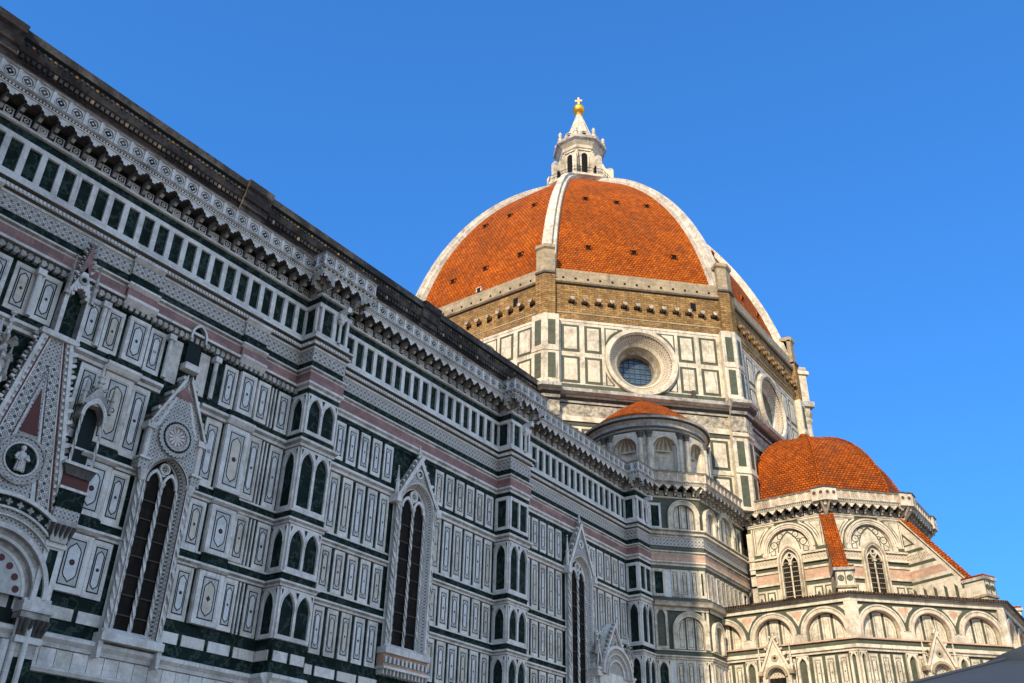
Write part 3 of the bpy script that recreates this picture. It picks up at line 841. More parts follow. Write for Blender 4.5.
            t.tube(FW.p(cu+sx*(h), zb+.62, jo-.15), FW.p(cu+sx*h, ht+1.15, jo-.15), .13, .13, 8, W); t.box(FW, cu+sx*h-.24, cu+sx*h+.24, ht+1.1, ht+1.4, 0, jo+.06, W)
        t.sheet(FW, [(cu-.55, apex-1.1), (cu+.55, apex-1.1), (cu+.06, apex-.35), (cu-.06, apex-.35)], jo-.108, PK)
    else:
        t.prism(FW, [(cu-gh, zb), (cu-jw, zb)] + hood + [(cu+jw, zb), (cu+gh, zb), (cu, apex-.3)], 0, jo-.1, PATS, W)
        for sx in (-1, 1):
            a, b = (cu+sx*(gh+.12), zb+.1), (cu, apex-.05)
            q = [(a[0]-sx*.26, a[1]), (a[0], a[1]), (b[0], b[1]), (b[0], b[1]-.55)]
            t.prism(FW, q if sx > 0 else q[::-1], 0, jo+.05, W, WS)
            crockets(t, FW, a[0], a[1], b[0], b[1], jo-.1, 8, .26, W)
            t.box(FW, cu+sx*gh-.22, cu+sx*gh+.22, zb-.35, zb+.2, 0, jo+.15, W)
            pinnacle(t, FW, cu+sx*(gh+.02), zb+.2, zb+(apex-zb)*.62, jo-.15, .13, W)
        rz = ht+(apex-ht)*.33
        t.ring(FW, cu, rz, .2, .34, 0, 2*PI, 16, jo-.1, jo-.02, W); t.disk(FW, cu, rz, .2, jo-.094, INK, 14); t.disk(FW, cu, rz, .1, jo-.09, W, 10)
        pinnacle(t, FW, cu, apex-.35, apex+.75, jo-.2, .12, W)
    t.build('gable', o)
    return o
lancet_window(-71.8, 2.95, 10.3, 17.45, 18.75, 23.1, True)
lancet_window((win2[0]+win2[1])/2, 3.8, 12.85, 21.6, 23.05, 25.3)
lancet_window((win3[0]+win3[1])/2, 3.75, 12.85, 21.95, 23.35, 26.6)
# tabernacle above the first window's gable
t = MB(); c = -71.7
t.box(FW, c-.45, c+.45, 23.75, 24.1, 0, .5, W)
t.sheet(FW, lancet(c, .8, 24.1, 25.8, 26.35), .24, INK)
hd, hi = arch_pts(c, 1.0, 25.75, 26.5, 8), arch_pts(c, .78, 25.75, 26.35, 8)
t.prism(FW, [(c-.5, 25.5)] + hd + [(c+.5, 25.5), (c+.42, 25.5)] + hi[::-1] + [(c-.42, 25.5)], 0, .52, W, WS)
t.build('tabernacle', cath)

# ---- portals -------------------------------------------------------------------
def relief(P, x, mz, parent):
    """robed half figure in low relief"""
    f = MB()
    secs = [(-.55, .16), (-.5, .24), (-.3, .22), (-.1, .2), (.08, .23), (.2, .24), (.3, .17), (.36, .07), (.40, .07), (.44, .105), (.52, .125), (.6, .10), (.65, .02)]
    n = 8
    for i in range(len(secs)-1):
        for k in range(n):
            aa, bb = PI*k/n, PI*(k+1)/n
            pt = lambda q, t: P.p(x + math.cos(t)*secs[q][1] + (.04 if secs[q][0] < 0 else 0), mz+secs[q][0], .035+math.sin(t)*secs[q][1]*.8)
            f.face([pt(i, aa), pt(i, bb), pt(i+1, bb), pt(i+1, aa)], W, [(0, 0), (1, 0), (1, 1), (0, 1)])
    for sx, z1 in ((-1, -.12), (1, .02)):
        f.tube(P.p(x+sx*.2, mz+.2, .12), P.p(x+sx*.3, mz-.02, .18), .075, .065, 6, W); f.tube(P.p(x+sx*.3, mz-.02, .18), P.p(x+sx*.08, mz+z1, .26), .065, .04, 6, W, True)
    for k in range(5): f.tube(P.p(x-.14+.07*k, mz+.02, .2), P.p(x-.2+.1*k, mz-.53, .18), .022, .03, 5, WP)
    return f.build('relief_figure', parent, True)
def tabernacle(parent, u, b, z0, z1, depth, grand):
    t = MB()
    if grand:
        t.box(FW, u-b, u+b, z0-2.6, z0-1.9, 0, depth-.02, PATS); t.box(FW, u-b-.03, u+b+.03, z0-1.9, z0-1.1, 0, depth, G)
        t.box(FW, u-b-.08, u+b+.08, z0-1.1, z0-.98, 0, depth+.08, W); t.box(FW, u-b-.03, u+b+.03, z0-.98, z0-.45, 0, depth, RED)
    t.prism(FW, [(u-b-.2, z0), (u-b, z0-.45), (u+b, z0-.45), (u+b+.2, z0)], 0, depth+.1, DK if grand else W)
    t.box(FW, u-b-.22, u+b+.22, z0, z0+.14, 0, depth+.18, W)
    t.sheet(FW, lancet(u, 2*b-.2, z0+.1, z1-.9, z1-.2), depth*.35, INK)
    hd, hi = arch_pts(u, 2*b+.1, z1-.9, z1+.05, 6), arch_pts(u, 2*b-.24, z1-.9, z1-.22, 6)
    t.prism(FW, [(u-b-.05, z1-1.0)] + hd + [(u+b+.05, z1-1.0), (u+b-.12, z1-1.0)] + hi[::-1] + [(u-b+.12, z1-1.0)], depth*.2, depth+.05, W, WS)
    for s2 in (-1, 1): t.twist(FW, u+s2*(b-.05), z0+.14, z1-.95, depth-.02, .06, W, WS)
    t.prism(FW, [(u-b-.1, z1-.35), (u+b+.1, z1-.35), (u, z1+.7)], depth*.1, depth-.02, WS, WS)
    crockets(t, FW, u-b-.1, z1-.3, u, z1+1.0, depth-.1, 4, .2, WS); crockets(t, FW, u+b+.1, z1-.3, u, z1+1.0, depth-.1, 4, .2, WS)
    pinnacle(t, FW, u, z1+.6, z1+1.9, depth-.2, .13, W)
    for s2 in (-1, 1): pinnacle(t, FW, u+s2*(b+.1), z1-.5, z1+1.0, depth-.05, .1, WS)
    return t.build('tabernacle', parent)
def portal(cu, half, zb, za, zs, depth, grand):
    """steep gable over a door arch with medallion relief, crockets and flanking tabernacles"""
    P = Fr(FW.p(0, 0, depth), FW.N)
    mb = MB()
    mb.box(FW, cu-half-.1, cu+half+.1, 0, zs, 0, depth, W)
    R = half*.98
    mb.prism(FW, [(cu-half, zs), (cu+half, zs), (cu+half, zb), (cu, za), (cu-half, zb)], 0, depth, PATS, W)
    sl = (za-zb)/half
    for w0, w1, mat, oo in ((0, .2, W, .14), (.2, .36, WS, .05), (.36, .44, RED, .03), (.95, 1.03, INK, .01)):
        for sx in (-1, 1):
            q = [(cu+sx*(half-w0), zb), (cu, za-w0*sl), (cu, za-w1*sl), (cu+sx*(half-w1), zb)]
            mb.prism(P, q if sx > 0 else q[::-1], 0, oo, mat)
    for w0, w1, mat, oo in ((.44, .94, PAT, .012), ):
        for sx in (-1, 1):
            q = [(cu+sx*(half-w0), zb), (cu, za-w0*sl), (cu, za-w1*sl), (cu+sx*(half-w1), zb)]
            mb.sheet(P, q if sx > 0 else q[::-1], oo, mat)
    iz0, ih = zb+1.9, (half-1.25)
    mb.sheet(P, [(cu-ih*.62, zb+sl*.5+.9), (cu+ih*.62, zb+sl*.5+.9), (cu, za-1.25*sl)], .014, RED)
    for sx in (-1, 1):
        crockets(mb, P, cu+sx*(half+.05), zb, cu, za, -.05, 15 if grand else 10, .3 if grand else .24, WS)
        crockets(mb, P, cu+sx*(half+.02), zb, cu, za, .05, 15 if grand else 10, .22, W)
    o = mb.build('portal', cath)
    a = MB()                                      # arch orders
    az = zs-.2
    for r0, r1, oo, mat in ((R-.12, R+.1, .3, W), (R-.5, R-.12, .16, G if grand else PATS), (R-.58, R-.5, .2, W), (R-.95, R-.58, .06, PATS), (R-1.1, R-.95, .12, W), (R-1.4, R-1.1, -.1, WS)):
        a.ring(P, cu, az, r0, r1, 0, PI, 28, -depth, oo, mat)
    a.disk(P, cu, az, R-1.3, -depth+.12, WP, 24, 0, PI)
    for k in range(9):
        t = PI*(k+.5)/9; a.disk(P, cu+(R-1.55)*math.cos(t), az+(R-1.55)*math.sin(t), .2, -depth+.13, RED, 10)
    if grand:
        for k in range(17):
            t = PI*(k+.5)/17; x, z = cu+(R-.31)*math.cos(t), az+(R-.31)*math.sin(t)
            a.sheet(P, [(x-.13, z), (x, z-.13), (x+.13, z), (x, z+.13)], .165, WS)
    a.build('arch', o)
    for sx in (-1, 1): tabernacle(o, cu+sx*(half+.2), .28, zb-.3, zb+1.3, depth, False)
    return o

def great_portal(c):
    D = .5; P = Fr(FW.p(0, 0, D), FW.N)
    zb, zt, k = 14.3, 22.2, .187
    H = lambda z: 2.2 - k*(z-zb)
    mb = MB()
    ah = [(c+2.1*math.cos(PI*i/24), 10.9+2.1*math.sin(PI*i/24)) for i in range(25)]
    mb.prism(FW, [(c-2.2, 9.0), (c-2.1, 9.0)] + ah[::-1] + [(c+2.1, 9.0), (c+2.2, 9.0), (c+2.2, zb), (c+H(zt), zt), (c-H(zt), zt), (c-2.2, zb)], 0, D, PATS, W)
    for w0, w1, mat, oo in ((-.02, .16, W, .15), (.16, .32, WS, .06), (.32, .40, RED, .04), (.40, .46, W, .03), (.98, 1.05, RED, .03), (1.05, 1.26, WP, .02)):
        for sx in (-1, 1):
            z1 = min(zt, zb+(2.2-w0)/k)
            q = [(c+sx*(2.2-w0), zb+.15), (c+sx*max(0, H(z1)-w0), z1), (c+sx*max(0, H(z1)-w1), z1), (c+sx*(2.2-w1), zb+.15)]
            mb.prism(P, q if sx > 0 else q[::-1], 0, oo, mat)
    for sx in (-1, 1):
        q = [(c+sx*(2.2-.46), zb+.15), (c+sx*max(.0, H(20.9)-.46), 20.9), (c+sx*max(0, H(20.9)-.98), 20.9), (c+sx*(2.2-.98), zb+.15)]
        mb.sheet(P, q if sx > 0 else q[::-1], .012, PAT)
        q = [(c+sx*.75, 14.75), (c+sx*1.12, 14.75), (c+sx*1.05, 15.6)]
        mb.sheet(P, q if sx > 0 else q[::-1], .014, RED)
        for i in range(24):                         # dentils along the rake
            z = zb+.3+i*.32; u = c+sx*(H(z)-.24)
            mb.box(P, u-.06, u+.06, z, z+.15, .06, .12, W)
    mb.sheet(P, [(c-.42, 17.5), (c+.42, 17.5), (c+.02, 19.6), (c-.02, 19.6)], .016, RED)
    mb.box(FW, c-H(zt)-.12, c+H(zt)+.12, zt-.05, zt+.22, 0, D+.22, W)
    for sx in (-1, 1):
        crockets(mb, P, c+sx*2.2, zb, c+sx*H(zt), zt, -.12, 15, .3, WS)
        crockets(mb, P, c+sx*2.22, zb+.25, c+sx*H(zt), zt+.25, .02, 15, .24, W)
    o = mb.build('portal', cath, label='grand portal under a steep gable with a medallion figure')
    a = MB(); az = 10.9
    for r0, r1, oo, mat, lo in ((3.72, 3.88, .34, W, 57), (3.3, 3.72, .2, G, 54), (3.2, 3.3, .26, W, 52), (2.98, 3.2, .14, PATS, 47), (2.92, 2.98, .2, W, 42), (2.62, 2.92, .08, PATS, 38), (2.42, 2.62, .24, W, 0), (2.2, 2.42, .06, WS, 0), (2.05, 2.2, .05, W, 0), (1.8, 2.05, -.15, WS, 0), (1.66, 1.8, -.08, W, 0)):
        a.ring(P, c, az, r0, r1, rad(lo), PI-rad(lo), 30, -D+.02, oo, mat)
    a.disk(P, c, az, 1.7, -D+.4, WG, 24, 0, PI)
    for i in range(9):
        t = PI*(i+.5)/9; a.disk(P, c+1.42*math.cos(t), az+1.42*math.sin(t), .15, -D+.41, RED, 10)
    for i in range(9):
        t = rad(58)+rad(64)*i/8; x, z = c+3.51*math.cos(t), az+3.51*math.sin(t)
        for ddx, ddz in ((0, 1), (1, 0)): a.sheet(P, [(x-.05-.09*ddx, z-.05-.09*ddz), (x+.05+.09*ddx, z-.05-.09*ddz), (x+.05+.09*ddx, z+.05+.09*ddz), (x-.05-.09*ddx, z+.05+.09*ddz)], .204+.002*ddx, WS)
    a.rect(FW, c-2.1, c+2.1, 0, 10.9, .08, INK)
    for sx in (-1, 1):
        for u, r in ((1.9, .13), (2.3, .12)): a.tube(FW.p(c+sx*u, 0, .45 if u < 2 else .62), FW.p(c+sx*u, 10.9, .45 if u < 2 else .62), r, r, 8, W)
    a.build('arch', o)
    m = MB(); mz = 16.3
    m.ring(P, c, mz, .98, 1.1, 0, 2*PI, 36, 0, .12, WS); m.ring(P, c, mz, .76, .98, 0, 2*PI, 36, 0, .08, PATS)
    m.ring(P, c, mz, .68, .76, 0, 2*PI, 36, 0, .12, W); m.disk(P, c, mz, .7, .03, G, 30)
    m.build('medallion', o)
    relief(P, c, mz, o)
    for sx in (-1, 1):
        t = MB(); u = c+sx*2.42
        t.box(FW, u-.42, u+.42, 10.75, 13.3, 0, .62, W); t.rect(FW, u-.2, u+.2, 11.0, 13.0, .624, G)
        for zz in (10.75, 13.1): t.box(FW, u-.47, u+.47, zz, zz+.2, 0, .7, W)
        t.prism(FW, [(u-.35, 13.3), (u+.35, 13.3), (u+.62, 14.1), (u+.62, 14.3), (u-.62, 14.3), (u-.62, 14.1)], 0, .8, WS)
        for i in range(5): t.tube(FW.p(u-.4+.2*i, 13.45, .72), FW.p(u-.5+.25*i, 14.05, .92), .07, .1, 5, DK, True)
        t.box(FW, u-.75, u+.6, 10.35, 10.75, 0, .85, W); t.box(FW, u-.7, u+.55, 10.1, 10.35, 0, .75, WS)
        for i in range(6): t.tube(FW.p(u-.55+.2*i, 9.5, .6), FW.p(u-.62+.23*i, 10.05, .82), .06, .1, 5, DK, True)
        t.box(FW, u-.6, u+.5, 9.4, 10.1, 0, .6, DK); t.box(FW, u-.62, u+.52, 9.15, 9.4, 0, .7, W)
        t.box(FW, u-.5, u+.42, 8.6, 9.15, 0, .55, WS); t.box(FW, u-.5, u+.42, 7.2, 8.6, 0, .5, G); t.box(FW, u-.5, u+.42, 0, 7.2, 0, .5, W)
        t.tube(FW.p(u-.85, 0, .35), FW.p(u-.85, 9.2, .35), .2, .2, 10, W)
        t.build('jamb', o)
        tabernacle(o, c+sx*2.5, .58, 16.7, 20.1, .75, True)
    t = MB(); u = c+.35; z0, z1 = 22.45, 25.1; b = .64   # tall canopied niche above the gable
    t.sheet(FW, lancet(u, 2*b-.25, z0, z1-.7, z1+.1), .1, G)
    hi = arch_pts(u, 2*b-.35, z1-.7, z1+.05, 6)
    t.prism(FW, [(u-b, z0), (u-b+.2, z0), (u-b+.2, z1-.7)] + hi[1:-1] + [(u+b-.2, z1-.7), (u+b-.2, z0), (u+b, z0), (u+b, z1-.5), (u, z1+1.25), (u-b, z1-.5)], .1, .6, W, WS)
    for q in range(7):
        a0 = PI*(q+.5)/7; t.box(FW, u+math.cos(a0)*(b-.28)-.07, u+math.cos(a0)*(b-.28)+.07, z1-.65+math.sin(a0)*.62, z1-.5+math.sin(a0)*.62, .2, .66, W)
    t.ring(FW, u, z1+.45, .14, .25, 0, 2*PI, 14, .6, .66, WS); t.disk(FW, u, z1+.45, .13, .61, G, 10)
    t.prism(FW, [(u-.24, z1+.9), (u+.24, z1+.9), (u+.03, z1+2.6), (u-.03, z1+2.6)], .3, .6, PK, W)
    crockets(t, FW, u+.3, z1+.9, u+.04, z1+2.6, .5, 6, .22, WS); crockets(t, FW, u-.3, z1+.9, u-.04, z1+2.6, .5, 6, .22, WS)
    crockets(t, FW, u+b, z1-.4, u+.15, z1+1.1, .5, 5, .18, W); crockets(t, FW, u-b, z1-.4, u-.15, z1+1.1, .5, 5, .18, W)
    for s2 in (-1, 1): pinnacle(t, FW, u+s2*b, z1-.6, z1+1.6, .6, .12, WS)
    t.build('canopied_niche', o)
great_portal(-78.8)
t = MB()
t.box(FW, -81.3, -80.5, 17.9, 18.4, 0, .85, W)
pinnacle(t, FW, -80.9, 18.4, 22.6, .45, .27, W)
for zz in (19.3, 20.2, 21.0):
    for k in range(6):
        a = PI*k/3; t.tube(FW.p(-80.9+.2*math.cos(a), zz, .45+.2*math.sin(a)), FW.p(-80.9+.5*math.cos(a), zz+.25, .45+.5*math.sin(a)), .1, .13, 5, WS, True)
t.build('pinnacle', cath)
portal(-29.6, 2.3, 15.5, 19.2, 15.2, 1.0, False)

# ---- nave clerestory above the aisle roof -----------------------------------------
FC = Fr((0, -9.6), (0, -1))
mb = MB()
mb.box(FC, -107.5, -24.0, 30, 44.4, -19.2, 0, W)
mb.build('clerestory_wall', cath)
mb = MB()
prof = [(0, 42.3), (.15, 42.4), (.2, 42.75), (.42, 42.85), (.46, 43.2), (.62, 43.3), (.62, 43.75), (.78, 43.85), (.9, 44.2), (.9, 44.5), (1.08, 44.7), (1.12, 45.25), (.4, 45.4), (-1, 45.5)]
mb.rail(FC, -107.5, -24.6, prof, DKC, mats=[W, WS, DKC, DKC, DKC, INK, DKC, DKC, DKC, INK, DKC, DKC, TAN])
for k in range(230):
    u = -107.2 + k*.36
    mb.box(FC, u-.1, u+.1, 43.42, 43.72, .6, .76, DKC if k % 7 else TAN)
    mb.box(FC, u-.08, u+.08, 44.28, 44.46, .88, 1.0, DKC if k % 4 else BRK)
for (a, b) in ((-84.2, -82.0), (-64.9, -62.6), (-45.0, -42.8)):
    mb.rail(FC, a, b, [(o+.28, z+.05 if z > 44 else z) for o, z in prof], DKC)
mb.build('clerestory_cornice', cath)
mb = MB()
for (y0, z0, y1, z1) in ((-10.5, 45.4, 0, 51.0), (10.5, 45.4, 0, 51.0), (-20.0, 33.15, -9.5, 37.5), (20, 33.1, 9.5, 37.5)):
    mb.face([(-107.5, y0, z0), (-24.3, y0, z0), (-24.3, y1, z1), (-107.5, y1, z1)], TILE2, [(-107, 0), (-24, 0), (-24, 12), (-107, 12)])
mb.build('nave_roof', cath)
mb = MB()
FN = Fr((0, 19.1), (0, 1)); mb.box(FN, 24, 107.5, 0, 33, -1, 0, W)
FE = Fr((-107.5, 0), (-1, 0)); mb.box(FE, -19.1, 19.1, 0, 37, -1, 0, W); mb.box(FE, -10, 10, 37, 47, -1, 0, W)
mb.build('outer_wall', cath)

# ---- diagonal pier between flank and apse ------------------------------------------
s2 = math.sqrt(.5)
DD = 30.76
FD = Fr((-s2*DD, -s2*DD), (-s2, -s2))          # south-west face
uD0, uD1 = -1.95, 3.04
FS = Fr((0, -23.9), (0, -1)); xS0, xS1 = -19.6, -9.72
def lunette(mb, fr, cu, cz, ri, ro, z0, o, Wm, Gm, n=20, dep=.25, fill=None, ink=None, stilt=None, triple=True):
    """blind round arch on stilts over a panelled field"""
    fill = fill or WC; ink = ink or GL
    outer = [(cu+ro*math.cos(PI*k/n), cz+ro*math.sin(PI*k/n)) for k in range(n+1)]
    inner = [(cu+ri*math.cos(PI*k/n), cz+ri*math.sin(PI*k/n)) for k in range(n+1)]
    mb.prism(fr, [(cu+ri, z0), (cu+ro, z0)] + outer + [(cu-ro, z0), (cu-ri, z0)] + inner[::-1], o, o+dep, Wm)
    rm = (ri+ro)/2
    mb.ring(fr, cu, cz, rm-.03, rm+.03, 0, PI, n, o+dep, o+dep+.035, Wm)
    mb.ring(fr, cu, cz, ro-.08, ro+.02, 0, PI, n, o+dep, o+dep+.06, Wm)
    mb.sheet(fr, [(cu+ri, z0)] + inner + [(cu-ri, z0)], o+.004, Gm)
    if triple:
        def clip(ua, ub, zb, r, oo, mat):
            pts = [(ua, zb), (ub, zb)]
            m = 8
            for k in range(m+1):
                u = ub + (ua-ub)*k/m; d = r*r-(u-cu)**2
                pts.append((u, max(zb+.05, cz + math.sqrt(max(d, 0.0)))))
            mb.sheet(fr, pts, oo, mat)
        w3 = ri*.54; zb = z0+.06
        for ua, ub in ((cu-ri*.92, cu-w3/2-.16), (cu-w3/2, cu+w3/2), (cu+w3/2+.16, cu+ri*.92)):
            clip(ua, ub, zb, ri*.95, o+.03, fill)
            clip(ua+.1, ub-.1, zb+.12, ri*.84, o+.034, ink); clip(ua+.14, ub-.14, zb+.16, ri*.80, o+.038, fill)
def spandrels(mb, fr, u0, u1, cz, z1, ctrs, ro, o, Pm, Gm, Wm):
    """green-edged triangular fields between the arches"""
    cs = [u0] + [x for c in ctrs for x in (c,)] + [u1]
    edges = [(u0, ctrs[0], True)] + [(ctrs[i], ctrs[i+1], False) for i in range(len(ctrs)-1)] + [(ctrs[-1], u1, None)]
    for a, b, kind in edges:
        for g, mat, oo in ((.06, Gm, o), (.30, Wm, o+.004), (.44, Pm, o+.008)):
            zt = z1 - g*.7; r = ro + g
            pts = []
            m = 8
            if kind is True: lo, hi = a+g*.8, b-r*.18
            elif kind is None: lo, hi = a+r*.18, b-g*.8
            else: lo, hi = a+r*.2, b-r*.2
            ok = []
            for k in range(m+1):
                u = lo+(hi-lo)*k/m; zl = cz-.2
                for c in ctrs:
                    d = r*r-(u-c)**2
                    if d > 0: zl = max(zl, cz+math.sqrt(d))
                ok.append((u, zl))
            ok = [(u, z) for u, z in ok if z < zt-.03]
            if len(ok) >= 2:
                mb.sheet(fr, ok + [(ok[-1][0], zt), (ok[0][0], zt)], oo, mat)
def pier_face(mb, fr, u0, u1, e0, e1, lun_hi, lun_lo, panels, niche):
    """same levels as the flank, but with blind arches in the gallery and under the eaves"""
    mb.box(fr, u0, u1, 0, 33, -1.5, 0, W)
    courses(mb, fr, u0, u1, e0, e1, Wm=WC, Gm=GL, Pm=PKL, Dm=WS)
    base_courses(mb, fr, u0, u1)
    mb.rect(fr, u0, u1, 28.9, 32.0, .02, GL)
    for c, w in lun_hi: lunette(mb, fr, c, 30.25, w-.42, w, 28.93, .02, WC, GL, dep=.3)
    for c, w in lun_lo:
        lunette(mb, fr, c, 19.9, w-.42, w, 18.34, .02, WC, GL, dep=.3)
    mb.rect(fr, u0, u1, 18.3, 21.95, .012, GL)
    mb.rect(fr, u0, u1, 21.6, 21.95, .16, WC)
    for a, b, n in panels:
        for z0, z1 in (ROWS[0], ROWS[1], ROWS[3]):
            row(mb, fr, a, b, n, z0, z1, gap=.2, W_=WC, ink=GL, fill=WC)
    for a, b in niche:
        for z0, z1 in (ROWS[0], ROWS[1], ROWS[2], ROWS[3]):
            niche_pair(mb, fr, a, b, z0, z1, 0, 1, WC, G, pointed=z0 < 22)
mb = MB()
pier_face(mb, FD, uD0, uD1, 0, T225, [(1.35, 1.5)], [(1.25, 1.62)], [(-.25, 2.4, 3)], [(-1.9, -.75), (2.42, 3.0)])
niche_pair(mb, FD, -1.9, -.75, 28.93, 31.4, 0.02, 1, W, G, pointed=False)
pier_face(mb, FS, xS0, xS1, T225, 0, [(-17.9, 1.25), (-14.4, 1.9)], [(-18.2, 1.1)], [(-19.4, -17.8, 2), (-17.4, -11.6, 6)], [(-11.4, -10.4)])
niche_pair(mb, FS, -11.7, -10.6, 28.93, 31.5, 0.02, 1, WC, GL)
# the lower cornice that carries the chapel eaves round the pier
for fr, a, b, e0, e1 in ((FD, uD0, uD1, 0, T225), (FS, xS0, xS1, T225, 0)):
    mb.rail(fr, a, b, [(.3, 21.9), (.5, 21.95), (.62, 22.15), (.7, 22.3), (.7, 22.42), (0, 22.62)], WS, e0, e1, mats=[WS, WC, WS, DK, EAVE])
mb.build('pier_wall', cath)
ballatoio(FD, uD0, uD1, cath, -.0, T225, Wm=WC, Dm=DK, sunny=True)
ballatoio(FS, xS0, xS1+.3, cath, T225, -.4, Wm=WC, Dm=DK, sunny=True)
# filling under the terraces so nothing is hollow
mb = MB()
mb.face([(-24, -19.2, 33.05), (-19.6, -23.9, 33.05), (-9, -24, 33.05), (-9, -15, 33.05), (-24, -9, 33.05)], WS, [(0, 0), (1, 0), (1, 1), (.5, 1), (0, 1)])
mb.build('terrace', cath)

# ---- exedra: half-round structure against the drum -----------------------------------
EC = (-17.7, -17.7); ER = 5.75
ex = MB()
A0, A1 = rad(225-98), rad(225+98)
for q0, q1 in ((-98, -84), (-60, -48), (-24, -12), (12, 24), (48, 60), (84, 98)):
    ex.lathe(EC, [(ER, 32.9), (ER, 39.0)], 8, WC, rad(225+q0), rad(225+q1))
ex.lathe(EC, [(ER, 38.3), (ER, 39.0)], 64, WC, A0, A1)
exo = ex.build('exedra', cath)
def ef(deg, r=ER): return Fr((EC[0]+r*math.cos(rad(deg)), EC[1]+r*math.sin(rad(deg))), (math.cos(rad(deg)), math.sin(rad(deg))))
cm = MB()
cm.lathe(EC, [(ER, 38.55), (ER+.18, 38.62), (ER+.18, 38.85), (ER+.3, 38.95), (ER+.35, 39.2), (ER+.3, 39.25), (ER+.3, 39.62), (ER+.55, 39.75), (ER+.8, 39.88), (ER+.85, 40.08), (ER+.75, 40.18), (ER+.2, 40.35)], 72, WC, A0, A1,
         mats=[WC, DK, WC, DK, WS, WS, WC, DK, WS, DK, DK])
cm.build('cornice', exo)
rm_ = MB()
rm_.lathe(EC, [(ER+.62, 40.24), (ER-.8, 41.45), (3.2, 42.9), (0, 45.0)], 56, TILE2, A0, A1)
rm_.build('roof', exo)
for d in (225-72, 225-36, 225, 225+36, 225+72):
    # niches, each a shell-headed recess seen as a dark-edged hollow in front of the drum wall
    f = ef(d, ER+.02); m = MB()
    w, z0, zs = 1.18, 33.4, 36.85
    n = 14
    for i in range(n):                                   # hollow back (half cylinder + quarter sphere)
        a, b = PI*i/n, PI*(i+1)/n
        q = lambda t, z, k=1.0: f.p(-w*math.cos(t)*k, z, .30-.95*math.sin(t)*k)
        m.face([q(a, z0), q(b, z0), q(b, zs), q(a, zs)], WC, [(a, z0), (b, z0), (b, zs), (a, zs)])
        for j in range(6):
            c, e = PI/2*j/6, PI/2*(j+1)/6
            g = lambda t, h: f.p(-w*math.cos(t)*math.cos(h), zs+w*math.sin(h), .30-.95*math.sin(t)*math.cos(h))
            m.face([g(a, c), g(b, c), g(b, e), g(a, e)], WC if i % 2 else TAN, [(a, c), (b, c), (b, e), (a, e)])
    m.box(f, -w, w, zs-.08, zs+.06, -.55, -.35, WC)
    m.build('niche', exo, False)
    m = MB()
    out = [(w*math.cos(PI*k/16), zs+w*math.sin(PI*k/16)) for k in range(17)]
    ff = f
    m.prism(ff, [(w, z0), (w+.42, z0), (w+.42, 38.55), (-w-.42, 38.55), (-w-.42, z0), (-w, z0)] + out[::-1], .0, .32, WC)
    m.ring(ff, 0, zs, w-.02, w+.16, 0, PI, 16, .32, .40, WC)
    for sx in (-1, 1): m.box(ff, sx*(w+.07)-.1, sx*(w+.07)+.1, z0, zs, .32, .38, WC)
    m.build('niche_frame', exo)
for d in (225-90, 225-54, 225-18, 225+18, 225+54, 225+90):
    f = ef(d, ER); m = MB()
    m.box(f, -.85, .85, 33.2, 38.5, -.1, .28, WC)
    po = m.build('pilaster', exo)
    for sx in (-.42, .42):
        m = MB()
        m.tube(f.p(sx, 33.5, .42), f.p(sx, 37.9, .42), .27, .23, 12, WC)
        p = f.p(sx, 0, .42)
        m.lathe((p[0], p[1]), [(.36, 33.2), (.36, 33.4), (.27, 33.55)], 12, WC)
        m.lathe((p[0], p[1]), [(.24, 37.85), (.27, 37.95), (.26, 38.1), (.38, 38.4), (.4, 38.52)], 12, DK)
        m.build('column', exo)

